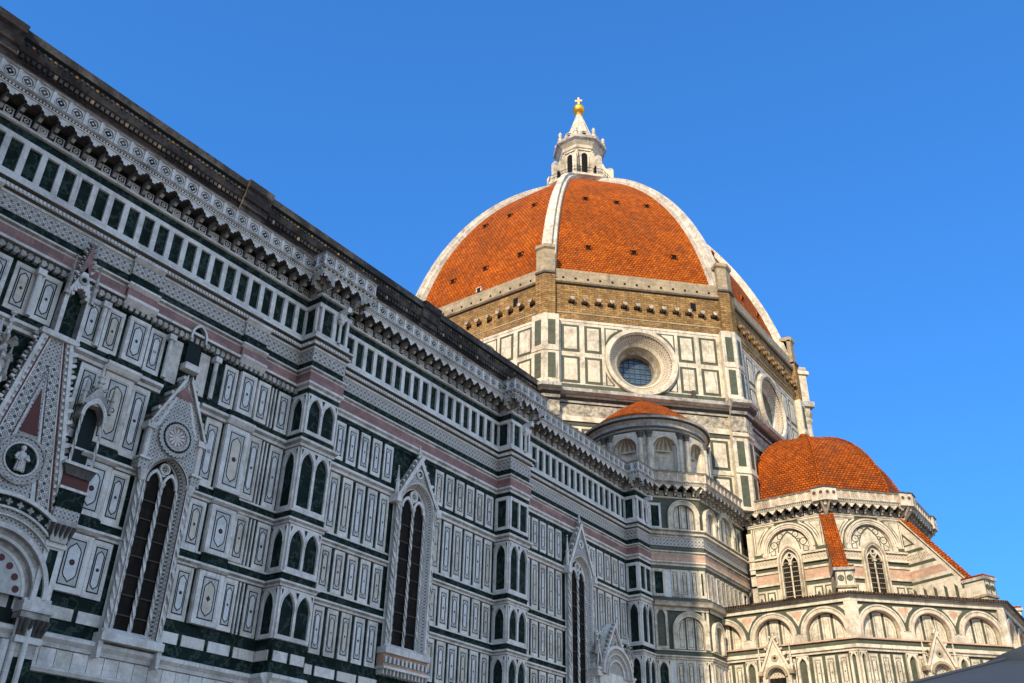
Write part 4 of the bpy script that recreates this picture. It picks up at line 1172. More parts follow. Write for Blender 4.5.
# ---- drum -------------------------------------------------------------------------
AP = 25.24; HS = AP*T225
def drum_face(deg):
    f = oct_frame((0, 0), deg, AP)
    mb = MB()
    R_ = 3.95; oz = 49.25; n = 40
    top = [(R_*math.cos(PI*k/n), oz+R_*math.sin(PI*k/n)) for k in range(n+1)]
    bot = [(R_*math.cos(PI*k/n), oz-R_*math.sin(PI*k/n)) for k in range(n+1)]
    mb.sheet(f, [(R_, oz), (HS, oz), (HS, 53.9), (-HS, 53.9), (-HS, oz)] + top[::-1][0:], 0, WC)
    mb.sheet(f, [(-R_, oz), (-HS, oz), (-HS, 43.0), (HS, 43.0), (HS, oz)] + bot, 0, WC)
    mb.rect(f, -HS, HS, 33.1, 43.0, 0, WC)
    # framed panels
    def gp(a, b, z0, z1):
        mb.rect(f, a, b, z0, z1, .012, GL)
        t = .3; mb.box(f, a+t, b-t, z0+t, z1-t, .0, .06, WC); mb.rect(f, a+t+.12, b-t-.12, z0+t+.12, z1-t-.12, .066, WC)
    for sx in (-1, 1):
        for a, b in ((-8.75, -6.75), (-6.2, -4.3)):
            a, b = (a, b) if sx < 0 else (-b, -a)
            gp(a, b, 49.85, 53.2); gp(a, b, 46.1, 49.3)
        # spandrel pieces round the oculus
        for sz in (-1, 1):
            pts = [(sx*3.95, oz+sz*(3.95 if sz > 0 else 3.2))]
            u0, u1 = sx*3.95, sx*.9
            z1 = 53.2 if sz > 0 else 46.1
            arc = []
            for k in range(11):
                t = rad(20+62*k/10); arc.append((sx*4.2*math.cos(t), oz+sz*4.2*math.sin(t)))
            arc = [(u, z) for u, z in arc if (z < z1-.05 if sz > 0 else z > z1+.05) and abs(u) < 3.95]
            if len(arc) > 2:
                pl = arc + [(arc[-1][0], z1), (sx*3.95, z1), (sx*3.95, arc[0][1])]
                if sx*sz < 0: pl = pl[::-1]
                mb.sheet(f, pl, .012, GL)
                cu, cz = sx*3.55, oz+sz*(3.55 if sz > 0 else 2.9)
                pl2 = [(cu+(u-cu)*.62, cz+(z-cz)*.62) for u, z in pl]
                mb.sheet(f, pl2, .02, WC)
    mb.box(f, -HS, HS, 53.55, 53.9, 0, .05, WC); mb.box(f, -HS, HS, 45.55, 45.95, 0, .05, GL)
    mb.box(f, -9.2, -8.95, 46, 53.5, 0, .03, WC); mb.box(f, 8.95, 9.2, 46, 53.5, 0, .03, WC)
    # main cornice and the storey below
    mb.rail(f, -HS, HS, [(0, 43.55), (.25, 43.65), (.3, 43.9), (.65, 44.1), (.7, 44.35), (1.1, 44.6), (1.15, 44.95), (.3, 45.2), (0, 45.5)], WS, T225, T225, mats=[DK, WS, DK, DK, WC, WS, WS, WC])
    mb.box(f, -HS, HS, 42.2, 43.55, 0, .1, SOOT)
    mb.box(f, -HS, HS, 41.6, 42.2, 0, .22, WC); mb.box(f, -HS, HS, 41.2, 41.6, 0, .08, GL)
    for k in range(8):
        a = -9.0+k*2.28; gp(a, a+1.95, 37.6, 40.9); gp(a, a+1.95, 33.4, 36.9)
    mb.box(f, -9.4, 9.4, 37.05, 37.4, 0, .1, WC)
    # small iron hook of an overflow spout
    mb.prism(f, [(5.3, 44.9), (5.75, 44.9), (5.7, 46.3), (5.35, 46.3)], .1, .5, LEAD)
    return mb.build('drum_wall', cath)
def oculus(deg):
    f = oct_frame((0, 0), deg, AP); oz = 49.25
    mb = MB()
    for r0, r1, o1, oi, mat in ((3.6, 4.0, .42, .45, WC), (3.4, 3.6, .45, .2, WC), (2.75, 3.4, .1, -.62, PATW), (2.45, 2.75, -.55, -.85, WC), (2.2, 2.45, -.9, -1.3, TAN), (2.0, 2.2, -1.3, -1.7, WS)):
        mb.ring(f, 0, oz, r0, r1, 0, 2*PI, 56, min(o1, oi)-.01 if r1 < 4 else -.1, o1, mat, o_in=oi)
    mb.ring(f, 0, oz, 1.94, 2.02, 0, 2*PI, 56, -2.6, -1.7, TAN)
    o = mb.build('oculus', cath)
    g = MB(); g.disk(f, 0, oz, 2.1, -2.5, OGLASS, 40)
    for k in (-1.24, -.62, 0, .62, 1.24):
        h = math.sqrt(4.2-k*k); g.box(f, k-.03, k+.03, oz-h, oz+h, -2.5, -2.43, LEAD); g.box(f, -h, h, oz+k-.03, oz+k+.03, -2.5, -2.435, LEAD)
    g.build('glass', o)
    return o
def brick_band(deg):
    f = oct_frame((0, 0), deg, AP+.1)
    hs = (AP+.1)*T225
    mb = MB()
    mb.box(f, -hs, hs, 53.9, 58.5, -.6, 0, BRK)
    mb.box(f, -hs, hs, 54.55, 54.7, 0, .06, TAN)
    mb.rail(f, -hs, hs, [(0, 58.3), (.2, 58.4), (.35, 58.55), (.35, 58.8), (.05, 58.9)], TAN, T225, T225, mats=[DK, TAN, TAN, WS])
    mb.box(f, -hs, hs, 58.8, 60.35, -.6, .0, TAN)
    for k in range(15):
        u = -hs+.6+k*(2*hs-1.2)/14; mb.box(f, u-.12, u+.12, 59.1, 59.35, 0, .03, DARK)
    o = mb.build('masonry_band', cath)
    c = MB()
    for k in range(12):
        u = -7.6+k*1.49
        dz = random.uniform(-.06, .06)
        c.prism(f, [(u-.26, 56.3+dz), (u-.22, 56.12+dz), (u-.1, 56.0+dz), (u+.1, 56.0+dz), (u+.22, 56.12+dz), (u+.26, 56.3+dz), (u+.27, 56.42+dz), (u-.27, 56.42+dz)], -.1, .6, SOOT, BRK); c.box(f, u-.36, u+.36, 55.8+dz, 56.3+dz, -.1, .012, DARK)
    c.build('putlog_stone', o)['kind'] = 'stuff'
    w = MB()
    w.box(f, 6.15, 6.75, 56.55, 57.6, -.1, .06, DARK); w.build('opening', o)
    return o
def corner_pilaster(deg):
    """pilaster wrapped round a corner of the drum, marble below, brick and stone pedestal above"""
    mb = MB()
    a = rad(deg)
    fs = [oct_frame((0, 0), deg-22.5, AP), oct_frame((0, 0), deg+22.5, AP)]
    HSp = HS
    for f, lo, hi, e0, e1 in ((fs[0], HSp-1.3, HSp, 0, T225), (fs[1], -HSp, -HSp+1.3, T225, 0)):
        def b(z0, z1, o, mat, lo=lo, hi=hi):
            mb.rail(f, lo, hi, [(0, z0), (o, z0), (o, z1), (0, z1)], mat, e0, e1)
        b(45.45, 53.95, .75, WC); b(33.2, 43.6, .75, WC)
        g = Fr(f.p(0, 0, .75), f.N)
        m0, m1 = lo+.28+(.31 if e0 else 0)*0, hi-.28
        if e0: m0, m1 = lo-.31+.3, hi-.28
        else: m0, m1 = lo+.28, hi+.31-.3
        for z0, z1 in ((46.1, 49.1), (50.1, 53.2), (37.9, 40.7), (33.6, 36.9)):
            mb.rect(g, m0+.1, m1-.1, z0, z1, .008, GL)
        mb.rail(f, lo, hi, [(.75, 49.35), (.83, 49.4), (.83, 49.75), (.75, 49.8)], WC, e0, e1)
        mb.rail(f, lo, hi, [(.75, 37.1), (.86, 37.15), (.86, 37.5), (.75, 37.55)], WC, e0, e1)
        mb.rail(f, lo, hi, [(.75, 45.45), (.95, 45.5), (.95, 45.8), (.75, 45.95)], WC, e0, e1)
        mb.rail(f, lo, hi, [(.75, 41.1), (.95, 41.2), (1.0, 41.5), (.75, 41.7)], WC, e0, e1)
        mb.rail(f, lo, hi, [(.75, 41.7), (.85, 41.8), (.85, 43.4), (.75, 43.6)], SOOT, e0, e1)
        mb.rail(f, lo, hi, [(.7, 43.5), (1.05, 43.7), (1.15, 44.0), (1.5, 44.25), (1.6, 44.55), (1.85, 44.7), (1.85, 45.05), (.7, 45.45)], WS, e0, e1, mats=[DK, WS, DK, DK, WC, WS, WC])
        if e1: lo = hi-.95
        else: hi = lo+.95
        b(53.95, 59.3, .6, BRK, lo, hi)
        mb.rail(f, lo, hi, [(.6, 59.2), (.75, 59.3), (.75, 59.55), (.6, 59.6)], DK, e0, e1)
        b(59.6, 62.9, .5, TAN, lo, hi)
        mb.rail(f, lo, hi, [(.5, 62.6), (.7, 62.8), (.72, 63.2), (.2, 63.4), (-2, 63.5)], TAN, e0, e1)
    return mb.build('corner_pilaster', cath)
df = drum_face(225); oc = oculus(225); bb = brick_band(225); cp = corner_pilaster(202.5)
for k in range(1, 8):
    rz = k*PI/4
    for o in (df, oc, bb, cp): clone(o, rz, cath)

# finished marble gallery on the south-east side, seen end on
fg = oct_frame((0, 0), 315, AP)
mb = MB()
mb.box(fg, -HS-.4, HS, 53.6, 54.3, -.2, 2.1, WS); mb.box(fg, -HS-.1, HS, 52.9, 53.6, -.2, 1.5, WC); mb.box(fg, -HS, HS, 52.3, 52.9, -.2, .9, WC)
mb.box(fg, -HS-.2, HS, 54.3, 58.2, -.2, 1.6, WC); mb.box(fg, -HS-.4, HS, 58.2, 58.7, -.2, 1.95, WC); mb.box(fg, -HS-.25, HS, 58.7, 59.3, -.2, 1.7, WS)
for k in range(11):
    u = -HS+.5+k*1.9
    mb.sheet(fg, lancet(u+.6, 1.0, 54.7, 56.8, 57.5), 1.605, DARK)
fge = Fr(fg.p(-HS-.2, 0, 0), tuple(-fg.U)[:2])
mb.sheet(fge, lancet(-.75, .75, 54.8, 56.7, 57.3), .01, DARK)
p = fg.p(-HS+.1, 0, .9)
mb.lathe((p[0], p[1]), [(.95, 44.0), (.95, 44.8), (.6, 45.1), (.55, 51.0), (.75, 51.4), (.75, 51.7), (.6, 51.9), (.9, 52.6)], 12, WC)
mb.build('arcaded_gallery', cath)

# ---- dome ------------------------------------------------------------------------------
ZB, ZT = 60.3, 92.0
xc, zc, AR = -20.40, 50.84, 47.75                 # circle of the pointed profile in the rib planes
NS = 28
_a0, _a1 = math.asin((ZB-zc)/AR), math.asin((ZT-zc)/AR)
angs = [_a0 + (_a1-_a0)*k/NS for k in range(NS+1)]
prof = [(xc + AR*math.cos(a), zc + AR*math.sin(a)) for a in angs]
dm = MB()
for s in range(8):
    a, b = rad(22.5+45*s), rad(67.5+45*s)
    ca, cb = (math.cos(a), math.sin(a)), (math.cos(b), math.sin(b))
    NU = 6
    for i in range(NS):
        (r0, z0), (r1, z1) = prof[i], prof[i+1]
        L0, L1 = AR*angs[i], AR*angs[i+1]
        for j in range(NU):
            t0, t1 = j/NU, (j+1)/NU
            mixp = lambda r, z, t: (r*(ca[0]*(1-t)+cb[0]*t), r*(ca[1]*(1-t)+cb[1]*t), z)
            ww = lambda r, t: r*2*math.sin(rad(22.5))*(t-.5) + 40*s
            dm.face([mixp(r0, z0, t0), mixp(r0, z0, t1), mixp(r1, z1, t1), mixp(r1, z1, t0)], TILE,
                    [(ww(r0, t0), L0), (ww(r0, t1), L0), (ww(r1, t1), L1), (ww(r1, t0), L1)])
dome = dm.build('dome', cath, label='octagonal terracotta tiled dome with white marble ribs')
# ribs
def rib(deg):
    mb = MB(); a = rad(deg); d = Vector((math.cos(a), math.sin(a), 0)); t = Vector((-math.sin(a), math.cos(a), 0))
    secs = []
    for i in range(NS+1):
        an = angs[i]; c, s = math.cos(an), math.sin(an)
        fw = 1 - .38*i/NS
        ring = []
        for (w, h) in ((-.92, -.35), (-.92, .22), (-.8, .28), (-.55, .3), (-.48, .78), (.48, .78), (.55, .3), (.8, .28), (.92, .22), (.92, -.35)):
            R_ = AR + h*(.6+.4*fw)
            v = d*(xc + R_*c) + t*(w*fw) + Vector((0, 0, zc + R_*s)); ring.append(tuple(v))
        secs.append(ring)
    for i in range(NS):
        for k in range(9):
            A, B = secs[i], secs[i+1]
            mb.face([A[k], A[k+1], B[k+1], B[k]], RIBM, [(k*.3, AR*angs[i]), (k*.3+.3, AR*angs[i]), (k*.3+.3, AR*angs[i+1]), (k*.3, AR*angs[i+1])])
    return mb.build('rib', dome)
r_ = rib(202.5)
for k in range(1, 8): 
    c = r_.copy(); COL.objects.link(c); c.parent = dome; c.matrix_basis = Matrix.Rotation(k*PI/4, 4, 'Z')
# little openings in the tiles
def dormer(deg, u, z, frame=True):
    i = math.asin((z-zc)/AR); r = (xc + AR*math.cos(i))*math.cos(rad(22.5))
    f = oct_frame((0, 0), deg, r); mb = MB()
    s = .27
    mb.box(f, u-s, u+s, z-s*.9, z+s*.9, -1.2, .12, DARK)
    for sx in (-1, 1): mb.box(f, u+sx*(s+.06)-.06, u+sx*(s+.06)+.06, z-s, z+s+.1, -1.2, .2, TILE2 if frame else WC)
    mb.box(f, u-s-.15, u+s+.15, z+s*.92, z+s*.92+.1, -1.3, .25, TILE2 if frame else WC)
    return mb.build('dormer', dome)
for deg in (180, 225, 270):
    for z, us in ((65.2, (-4.9, 0.4, 5.4)), (76.3, (-3.9, 0.2, 4.1))):
        for u in us: dormer(deg, u + random.uniform(-.2, .2), z)
dormer(180, 0.2, 61.6, False)

# ---- lantern --------------------------------------------------------------------------
def octp(r, z, rot=22.5): return [(r*math.cos(rad(rot+45*k)), r*math.sin(rad(rot+45*k)), z) for k in range(8)]
def octlathe(mb, prof, mats, rot=22.5):
    for i in range(len(prof)-1):
        A, B = octp(*prof[i], rot), octp(*prof[i+1], rot)
        m = mats[i] if isinstance(mats, list) else mats
        for k in range(8):
            j = (k+1) % 8; w = prof[i][0]*.4
            mb.face([A[k], A[j], B[j], B[k]], m, [(-w, prof[i][1]), (w, prof[i][1]), (w, prof[i+1][1]+.01), (-w, prof[i+1][1]+.01)])
lm = MB()
octlathe(lm, [(5.0, 91.3), (5.9, 91.9), (5.9, 92.3), (3.0, 92.6)], WC)
octlathe(lm, [(3.05, 92.3), (3.05, 99.5)], WC)
lant = lm.build('lantern', cath, label='white marble lantern with arched windows, conical cap and gilded ball')
cn = MB()
octlathe(cn, [(3.05, 99.2), (3.3, 99.4), (3.4, 99.9), (3.9, 100.45), (4.3, 100.75), (4.3, 101.25), (4.0, 101.4), (2.7, 101.6)], [WC, WC, WC, WS, WS, WC, WC])
cn.build('cornice', lant)
for k in range(8):
    deg = 45*k
    f = oct_frame((0, 0), deg, 3.05*math.cos(rad(22.5))); m = MB()
    m.sheet(f, lancet(0, .95, 93.2, 97.8, 98.35, 6), .06, DARK)
    ap = arch_pts(0, .95, 97.8, 98.35, 6); ao = arch_pts(0, 1.4, 97.8, 98.65, 6)
    m.prism(f, [(-.7, 93.0), (-.475, 93.0)] + ap + [(.475, 93.0), (.7, 93.0)] + ao[::-1], 0, .22, WC)
    m.box(f, -1.0, 1.0, 98.9, 99.15, 0, .18, WC)
    m.build('window', lant)
    g = Fr((3.05*math.cos(rad(deg+22.5)), 3.05*math.sin(rad(deg+22.5))), (-math.sin(rad(deg+22.5)), math.cos(rad(deg+22.5))))
    m = MB()                                            # scrolled buttress, u runs inwards (negative = out)
    ol = [(0.1, 92.3), (-2.15, 92.3), (-2.2, 98.2), (-2.0, 98.9), (-1.6, 99.1), (-1.2, 98.9), (-.95, 99.3), (-.75, 100.2), (-.4, 101.0), (-.2, 101.9), (.1, 102)]
    ol = [(u, 92.3+(z-92.3)*.66) for u, z in ol]
    m.prism(g, ol[::-1], -.28, .28, WC, back=True)
    m.disk(g, -1.6, 96.3, .38, .285, WS, 12)
    m.prism(g, [(-1.55, 93.0), (-.85, 93.0), (-.85, 94.7), (-1.2, 95.2), (-1.55, 94.7)], .284, .29, DARK); m.sheet(g, [(-1.55, 93.0), (-1.55, 94.7), (-1.2, 95.2), (-.85, 94.7), (-.85, 93.0)], -.286, DARK)
    m.build('buttress', lant)
    px, py = 3.75*math.cos(rad(deg+22.5)), 3.75*math.sin(rad(deg+22.5))
    m = MB(); m.lathe((px, py), [(.34, 101.3), (.34, 101.9), (.44, 102.0), (.28, 102.2), (.2, 102.4), (.32, 102.8), (.18, 103.1), (0, 103.4)], 8, WC)
    m.build('finial', lant)
    f2 = oct_frame((0, 0), deg, 3.15); m = MB()
    m.disk(f2, 0, 102.1, .55, .02, WC, 14); m.ring(f2, 0, 102.1, .5, .72, 0, 2*PI, 14, -.3, .15, WC); m.disk(f2, 0, 102.1, .3, .05, DARK, 10)
    m.build('shell', lant)
co = MB()
octlathe(co, [(2.8, 101.5), (2.5, 102.3), (.42, 108.8), (.5, 109.0), (.3, 109.15)], RIBM)
for k in range(8):
    a = rad(22.5+45*k); co.tube((2.5*math.cos(a), 2.5*math.sin(a), 102.3), (.42*math.cos(a), .42*math.sin(a), 108.8), .13, .07, 6, WC)
co.lathe((0, 0), [(.3, 109.0), (.55, 109.15), (.5, 109.35), (.3, 109.5)], 12, GOLD)
co.build('cone', lant)
ba = MB(); ba.lathe((0, 0), [(1.0*math.sin(PI*k/16), 110.2-1.0*math.cos(PI*k/16)) for k in range(17)], 24, GOLD)
ba.build('ball', lant, True)
cr = MB(); fx = Fr((0, 0), (-.866, -.5))
cr.prism(fx, [(-.1, 111.38), (.1, 111.38), (.09, 112.13), (.55, 112.10), (.55, 112.36), (.09, 112.33), (.1, 112.88), (-.1, 112.88), (-.09, 112.33), (-.55, 112.36), (-.55, 112.10), (-.09, 112.13)], -.08, .08, GOLD, back=True)
cr.build('cross', lant)
ra = MB()
for k in range(8):
    A, B = octp(5.7, 0)[k], octp(5.7, 0)[(k+1) % 8]
    for z in (92.9, 93.5): ra.tube((A[0], A[1], z), (B[0], B[1], z), .035, .035, 4, IRON)
    for j in range(6):
        t = j/6; x, y = A[0]*(1-t)+B[0]*t, A[1]*(1-t)+B[1]*t
        ra.tube((x, y, 92.2), (x, y, 93.55), .035, .035, 4, IRON)
ra.build('railing', lant)

# ---- south apse ------------------------------------------------------------------------
TC = (0, -28.5)
LA, UA = 16.7, 9.7
LHS, UHS = LA*T225, UA*T225
def chapel_face(deg):
    f = oct_frame(TC, deg, LA); mb = MB()
    mb.box(f, -LHS, LHS, 0, 22.2, -1.2, -.45, W)
    kw = dict(W_=WC, ink=GL, fill=WC)
    cz = 19.5
    # recessed arcade
    ctr = (-4.55, 0, 4.55); ri, ro = 1.62, 2.08
    n = 18
    for i, c in enumerate(ctr):
        a = -LHS if i == 0 else c-2.275; b = LHS if i == 2 else c+2.275
        inner = [(c+ri*math.cos(PI*k/n), cz+ri*math.sin(PI*k/n)) for k in range(n+1)]
        mb.prism(f, [(c+ri, 18.75), (b, 18.75), (b, 21.78), (a, 21.78), (a, 18.75), (c-ri, 18.75)] + inner[::-1], -.45, 0, GL, WC)
        mb.ring(f, c, cz, ri-.0, ro, 0, PI, n, 0, .12, WC); mb.ring(f, c, cz, ro-.12, ro+.02, 0, PI, n, .12, .18, WC); mb.ring(f, c, cz, ri, ri+.07, 0, PI, n, .12, .16, PKL)
        for sx in (-1, 1): mb.box(f, min(c+sx*ri, c+sx*(ro+.19)), max(c+sx*ri, c+sx*(ro+.19)), 18.75, cz, 0, .12, WC)
        inner2 = [(c+ri, 18.75)] + inner + [(c-ri, 18.75)]
        mb.sheet(f, inner2, -.40, GL)
        w3 = .82
        def clip(ua, ub, zb, r, oo, mat):
            pts = [(ua, zb), (ub, zb)]
            for k in range(9):
                u = ub+(ua-ub)*k/8; d = r*r-(u-c)**2
                pts.append((u, max(zb+.05, cz+math.sqrt(max(d, 0)))))
            mb.sheet(f, pts, oo, mat)
        for ua, ub in ((c-1.52, c-.62), (c-.40, c+.40), (c+.62, c+1.52)):
            clip(ua, ub, 18.78, 1.55, -.36, WC); clip(ua+.16, ub-.16, 18.95, 1.34, -.356, INK); clip(ua+.185, ub-.185, 18.975, 1.31, -.352, WC)
            mb.disk(f, (ua+ub)/2, 19.5, .06, -.348, PKL, 8)
    spandrels(mb, f, -LHS+.3, LHS-.3, cz, 21.75, ctr, ro, .006, PKL, GL, WC)
    for sx in (-1, 1):
        u = sx*(LHS-.26); 
        e0, e1 = (T225, 0) if sx < 0 else (0, T225)
        mb.rail(f, u-.26, u+.26, [(0, 18.8), (.2, 18.8), (.2, 21.8), (0, 21.8)], WC, e0, e1)
    def band(z0, z1, o, mat): mb.rail(f, -LHS, LHS, [(-.45, z0), (o, z0), (o, z1), (-.45, z1)], mat, T225, T225)
    band(21.78, 22.2, .2, WC); band(18.72, 18.84, .22, PKL); band(18.30, 18.72, .05, GL); band(18.02, 18.3, .2, WC); band(17.8, 18.02, .06, WC)
    mb.rect(f, -LHS, LHS, 0, 17.8, -.12, GL)
    for z0, z1 in ((14.98, 17.6), (11.4, 14.2)):
        for c in (-4.55, 4.55):
            row(mb, f, c-1.62, c+1.62, 3, z0, z1, -.12, gap=.3, **kw)
        row(mb, f, -1.62, -.9, 1, z0, z1, -.12, gap=.05, **kw); row(mb, f, .9, 1.62, 1, z0, z1, -.12, gap=.05, **kw)
        mb.rect(f, -.9, .9, z0, z1, -.1, WC)
        for u0, u1, nn in ((-LHS+.02, -6.2, 1), (-2.78, -1.75, 1), (1.75, 2.78, 1), (6.2, LHS-.02, 1)):
            niche_pair(mb, f, u0, u1, z0-.05, z1+.15, -.1, nn, WC, GL, dep=.22)
    band(14.2, 14.95, .1, WC); band(14.5, 14.75, .14, GL)
    mb.box(f, -LHS, LHS, 0, 11.4, -.12, .1, WC)
    for z in (2, 4.2, 6.4, 8.6, 10.4): mb.box(f, -LHS, LHS, z, z+.8, -.1, .13, GL)
    o = mb.build('chapel_wall', cath)
    t = MB()                                               # gabled tabernacle window in the middle bay
    gz, zb, hw, oo = 19.5, 16.75, 1.25, .5
    ar = [(.78*math.cos(PI*k/12), 16.2+.78*math.sin(PI*k/12)) for k in range(13)]
    t.prism(f, [(-hw, 14.5), (-.78, 14.5)] + ar[::-1] + [(.78, 14.5), (hw, 14.5), (hw, zb), (0, gz-.2), (-hw, zb)], -.1, oo-.1, WC)
    for sx in (-1, 1):
        q = [(sx*(hw+.12), zb-.05), (0, gz+.1), (0, gz-.32), (sx*(hw-.12), zb-.05)]
        t.prism(f, q if sx > 0 else q[::-1], -.1, oo+.05, WC, TAN)
        crockets(t, f, sx*(hw+.15), zb, 0, gz+.1, oo-.15, 6, .26, WC)
        t.box(f, sx*(hw+.1)-.2, sx*(hw+.1)+.2, zb-.35, zb, -.1, oo+.12, TAN)
        pinnacle(t, f, sx*(hw+.12), zb, zb+2.2, oo-.1, .12, WC)
    t.ring(f, 0, 17.75, .12, .28, 0, 2*PI, 16, oo-.1, oo-.04, TAN); t.disk(f, 0, 17.75, .13, oo-.09, INK, 10)
    t.ring(f, 0, 16.2, .78, .98, 0, PI, 14, oo-.1, oo+.02, TAN)
    t.disk(f, 0, 16.2, .8, .0, PATW, 14, 0, PI); t.rect(f, -.8, .8, 14.5, 16.2, .0, GLASS)
    pinnacle(t, f, 0, gz-.1, gz+.95, oo-.2, .12, WC)
    t.build('gabled_window', o)
    e = MB()
    e.rail(f, -LHS, LHS, [(-.45, 22.2), (.55, 22.22), (.62, 22.27), (.64, 22.4), (-6.5, 23.3)], EAVE, T225, T225, mats=[WS, DK, EAVE, EAVE])
    nt_ = 62
    for k in range(nt_):
        u = -LHS-.3+(2*LHS+.6)*(k+.5)/nt_
        a, b, h = f.p(u, 22.42, .70), f.p(u*.62, 23.3, -6.3), .07
        e.tube(a, b, .085, .07, 6, EAVE, True)
    e.build('eaves_roof', o)
    return o
for d in (180, 225, 270, 315, 360): chapel_face(d)

def apse_face(deg):
    f = oct_frame(TC, deg, UA); mb = MB()
    mb.box(f, -UHS, UHS, 20, 34, -1, 0, WC)
    n = 22; ri, ro, cz = 2.12, 2.62, 29.05
    mb.rect(f, -UHS, UHS, 28.6, 32.0, .01, GL)
    outer = [(ro*math.cos(PI*k/n), cz+ro*math.sin(PI*k/n)) for k in range(n+1)]
    inner = [(ri*math.cos(PI*k/n), cz+ri*math.sin(PI*k/n)) for k in range(n+1)]
    mb.prism(f, [(ri, 28.6), (ro, 28.6)] + outer + [(-ro, 28.6), (-ri, 28.6)] + inner[::-1], 0, .34, WC)
    mb.ring(f, 0, cz, ro-.14, ro+.03, 0, PI, n, .34, .42, WC); mb.ring(f, 0, cz, ri+.12, ri+.17, 0, PI, n, .34, .37, PKL)
    mb.sheet(f, [(ri, 28.6)] + inner + [(-ri, 28.6)], .02, WC)
    for r0, r1, m in ((ri-.14, ri-.06, GL),): mb.ring(f, 0, cz, r0, r1, 0, PI, n, .02, .026, m)
    # flowing inlay in the tympanum
    for sx in (-1, 1):
        for (u, z, r) in ((.75, 30.55, .34), (1.45, 29.75, .38), (1.0, 29.95, .2)):
            mb.ring(f, sx*u, z, r-.09, r, 0, 2*PI, 14, .02, .03, GL); mb.disk(f, sx*u, z, r*.3, .03, PKL, 8)
        q = [(sx*1.35, 28.75), (sx*1.9, 28.75), (sx*1.9, 29.2), (sx*1.35, 29.4)]
        mb.sheet(f, q if sx > 0 else q[::-1], .03, GL); q = [(sx*1.43, 28.83), (sx*1.82, 28.83), (sx*1.82, 29.14), (sx*1.43, 29.3)]; mb.sheet(f, q if sx > 0 else q[::-1], .034, WC)
    hood = arch_pts(0, 2.3, 29.0, 31.0, 8); hood2 = arch_pts(0, 2.1, 29.0, 30.8, 8)
    mb.sheet(f, hood + hood2[::-1], .036, GL)
    # spandrels
    for sx in (-1, 1):
        for g, m, oo in ((0, WC, .02), (.16, GL, .024), (.26, WC, .028), (.42, GL, .032), (.5, WC, .036)):
            zt = 31.8-g*.6
            pts = []
            for k in range(7):
                u = 1.2+g*1.2+(UHS-.35-g*.8-1.2-g*1.2)*k/6; r = ro+.2+g*.9
                d = r*r-u*u; z = cz+math.sqrt(d) if d > 0 else cz
                if z < zt-.02: pts.append((u, z))
            if len(pts) > 2:
                q = [(sx*u, z) for u, z in pts + [(pts[-1][0], zt), (pts[0][0], zt)]]
                mb.sheet(f, q if sx > 0 else q[::-1], oo, m)
    def band(z0, z1, o, mat):
        mb.rail(f, -UHS, -1.2, [(0, z0), (o, z0), (o, z1), (0, z1)], mat, T225, 0)
        mb.rail(f, 1.2, UHS, [(0, z0), (o, z0), (o, z1), (0, z1)], mat, 0, T225)
    band(28.45, 28.62, .3, WC); band(27.8, 28.45, .14, PATW); band(27.62, 27.8, .28, WC); band(27.2, 27.62, .06, GL); band(27.0, 27.2, .2, WC)
    band(26.05, 27.0, .1, PKL); band(25.85, 26.05, .2, WC); band(25.5, 25.85, .06, GL); band(22, 25.5, .03, WC)
    band(31.8, 31.95, .1, WC)
    for a, b in ((-3.7, -2.9), (-2.7, -1.9), (1.9, 2.7), (2.9, 3.7)):
        mb.rect(f, a, b, 23, 25.3, .036, GL); mb.box(f, a+.14, b-.14, 23.1, 25.15, .03, .1, WC); mb.sheet(f, lancet((a+b)/2, .3, 23.4, 24.5, 24.85, 4), .105, GL)
    for sx in (-1, 1):
        e0, e1 = (T225, 0) if sx < 0 else (0, T225); u = sx*(UHS-.22)
        mb.rail(f, u-.22, u+.22, [(0, 22), (.2, 22), (.2, 31.3), (0, 31.3)], WC, e0, e1)
    o = mb.build('apse_wall', cath)
    w = MB()                                              # two-light window
    hw, z0, zs, zt = .95, 22.4, 27.9, 29.45
    ho = arch_pts(0, 2*hw+.55, zs, zt+.1, 8); hi = arch_pts(0, 2*hw-.25, zs, zt-.35, 8)
    w.prism(f, [(-hw-.27, z0), (-hw+.125, z0)] + hi + [(hw-.125, z0), (hw+.27, z0)] + ho[::-1], 0, .45, WC)
    w.prism(f, [(-hw-.12, z0), (-hw+.0, z0)] + arch_pts(0, 2*hw, zs, zt-.2, 8) + [(hw, z0), (hw+.12, z0)] + arch_pts(0, 2*hw+.24, zs, zt-.05, 8)[::-1], .45, .5, TAN)
    for sx in (-1, 1):
        for k in (hw+.2, hw-.1): w.tube(f.p(sx*k, z0, .46), f.p(sx*k, zs, .46), .07, .07, 6, WC)
        a1, a2 = arch_pts(sx*.41, .82, zs-.3, zs+.55, 6), arch_pts(sx*.41, .62, zs-.3, zs+.38, 6)
        w.prism(f, a1 + a2[::-1], .05, .3, WC)
    w.sheet(f, [(-.82, zs-.1), (-.41, zs+.55), (0, zs-.1), (.41, zs+.55), (.82, zs-.1)] + hi[::-1][1:-1], .12, WC)
    w.ring(f, 0, zs+.62, .16, .28, 0, 2*PI, 14, .12, .26, WC); w.disk(f, 0, zs+.62, .16, .13, INK, 10)
    w.tube(f.p(0, z0, .25), f.p(0, zs-.2, .25), .085, .085, 8, WC); w.box(f, -.16, .16, zs-.35, zs-.2, .1, .4, WC)
    wo = w.build('two_light_window', o)
    g = MB(); g.rect(f, -hw, hw, z0, zs+.6, .05, GLASS)
    for k in range(12):
        z = z0+.4+k*.46; g.box(f, -hw, hw, z-.03, z+.03, .05, .12, TAN)
    for u in (-.6, -.41, -.22, .22, .41, .6): g.box(f, u-.015, u+.015, z0, zs, .05, .10, LEAD)
    g.build('glass', wo)
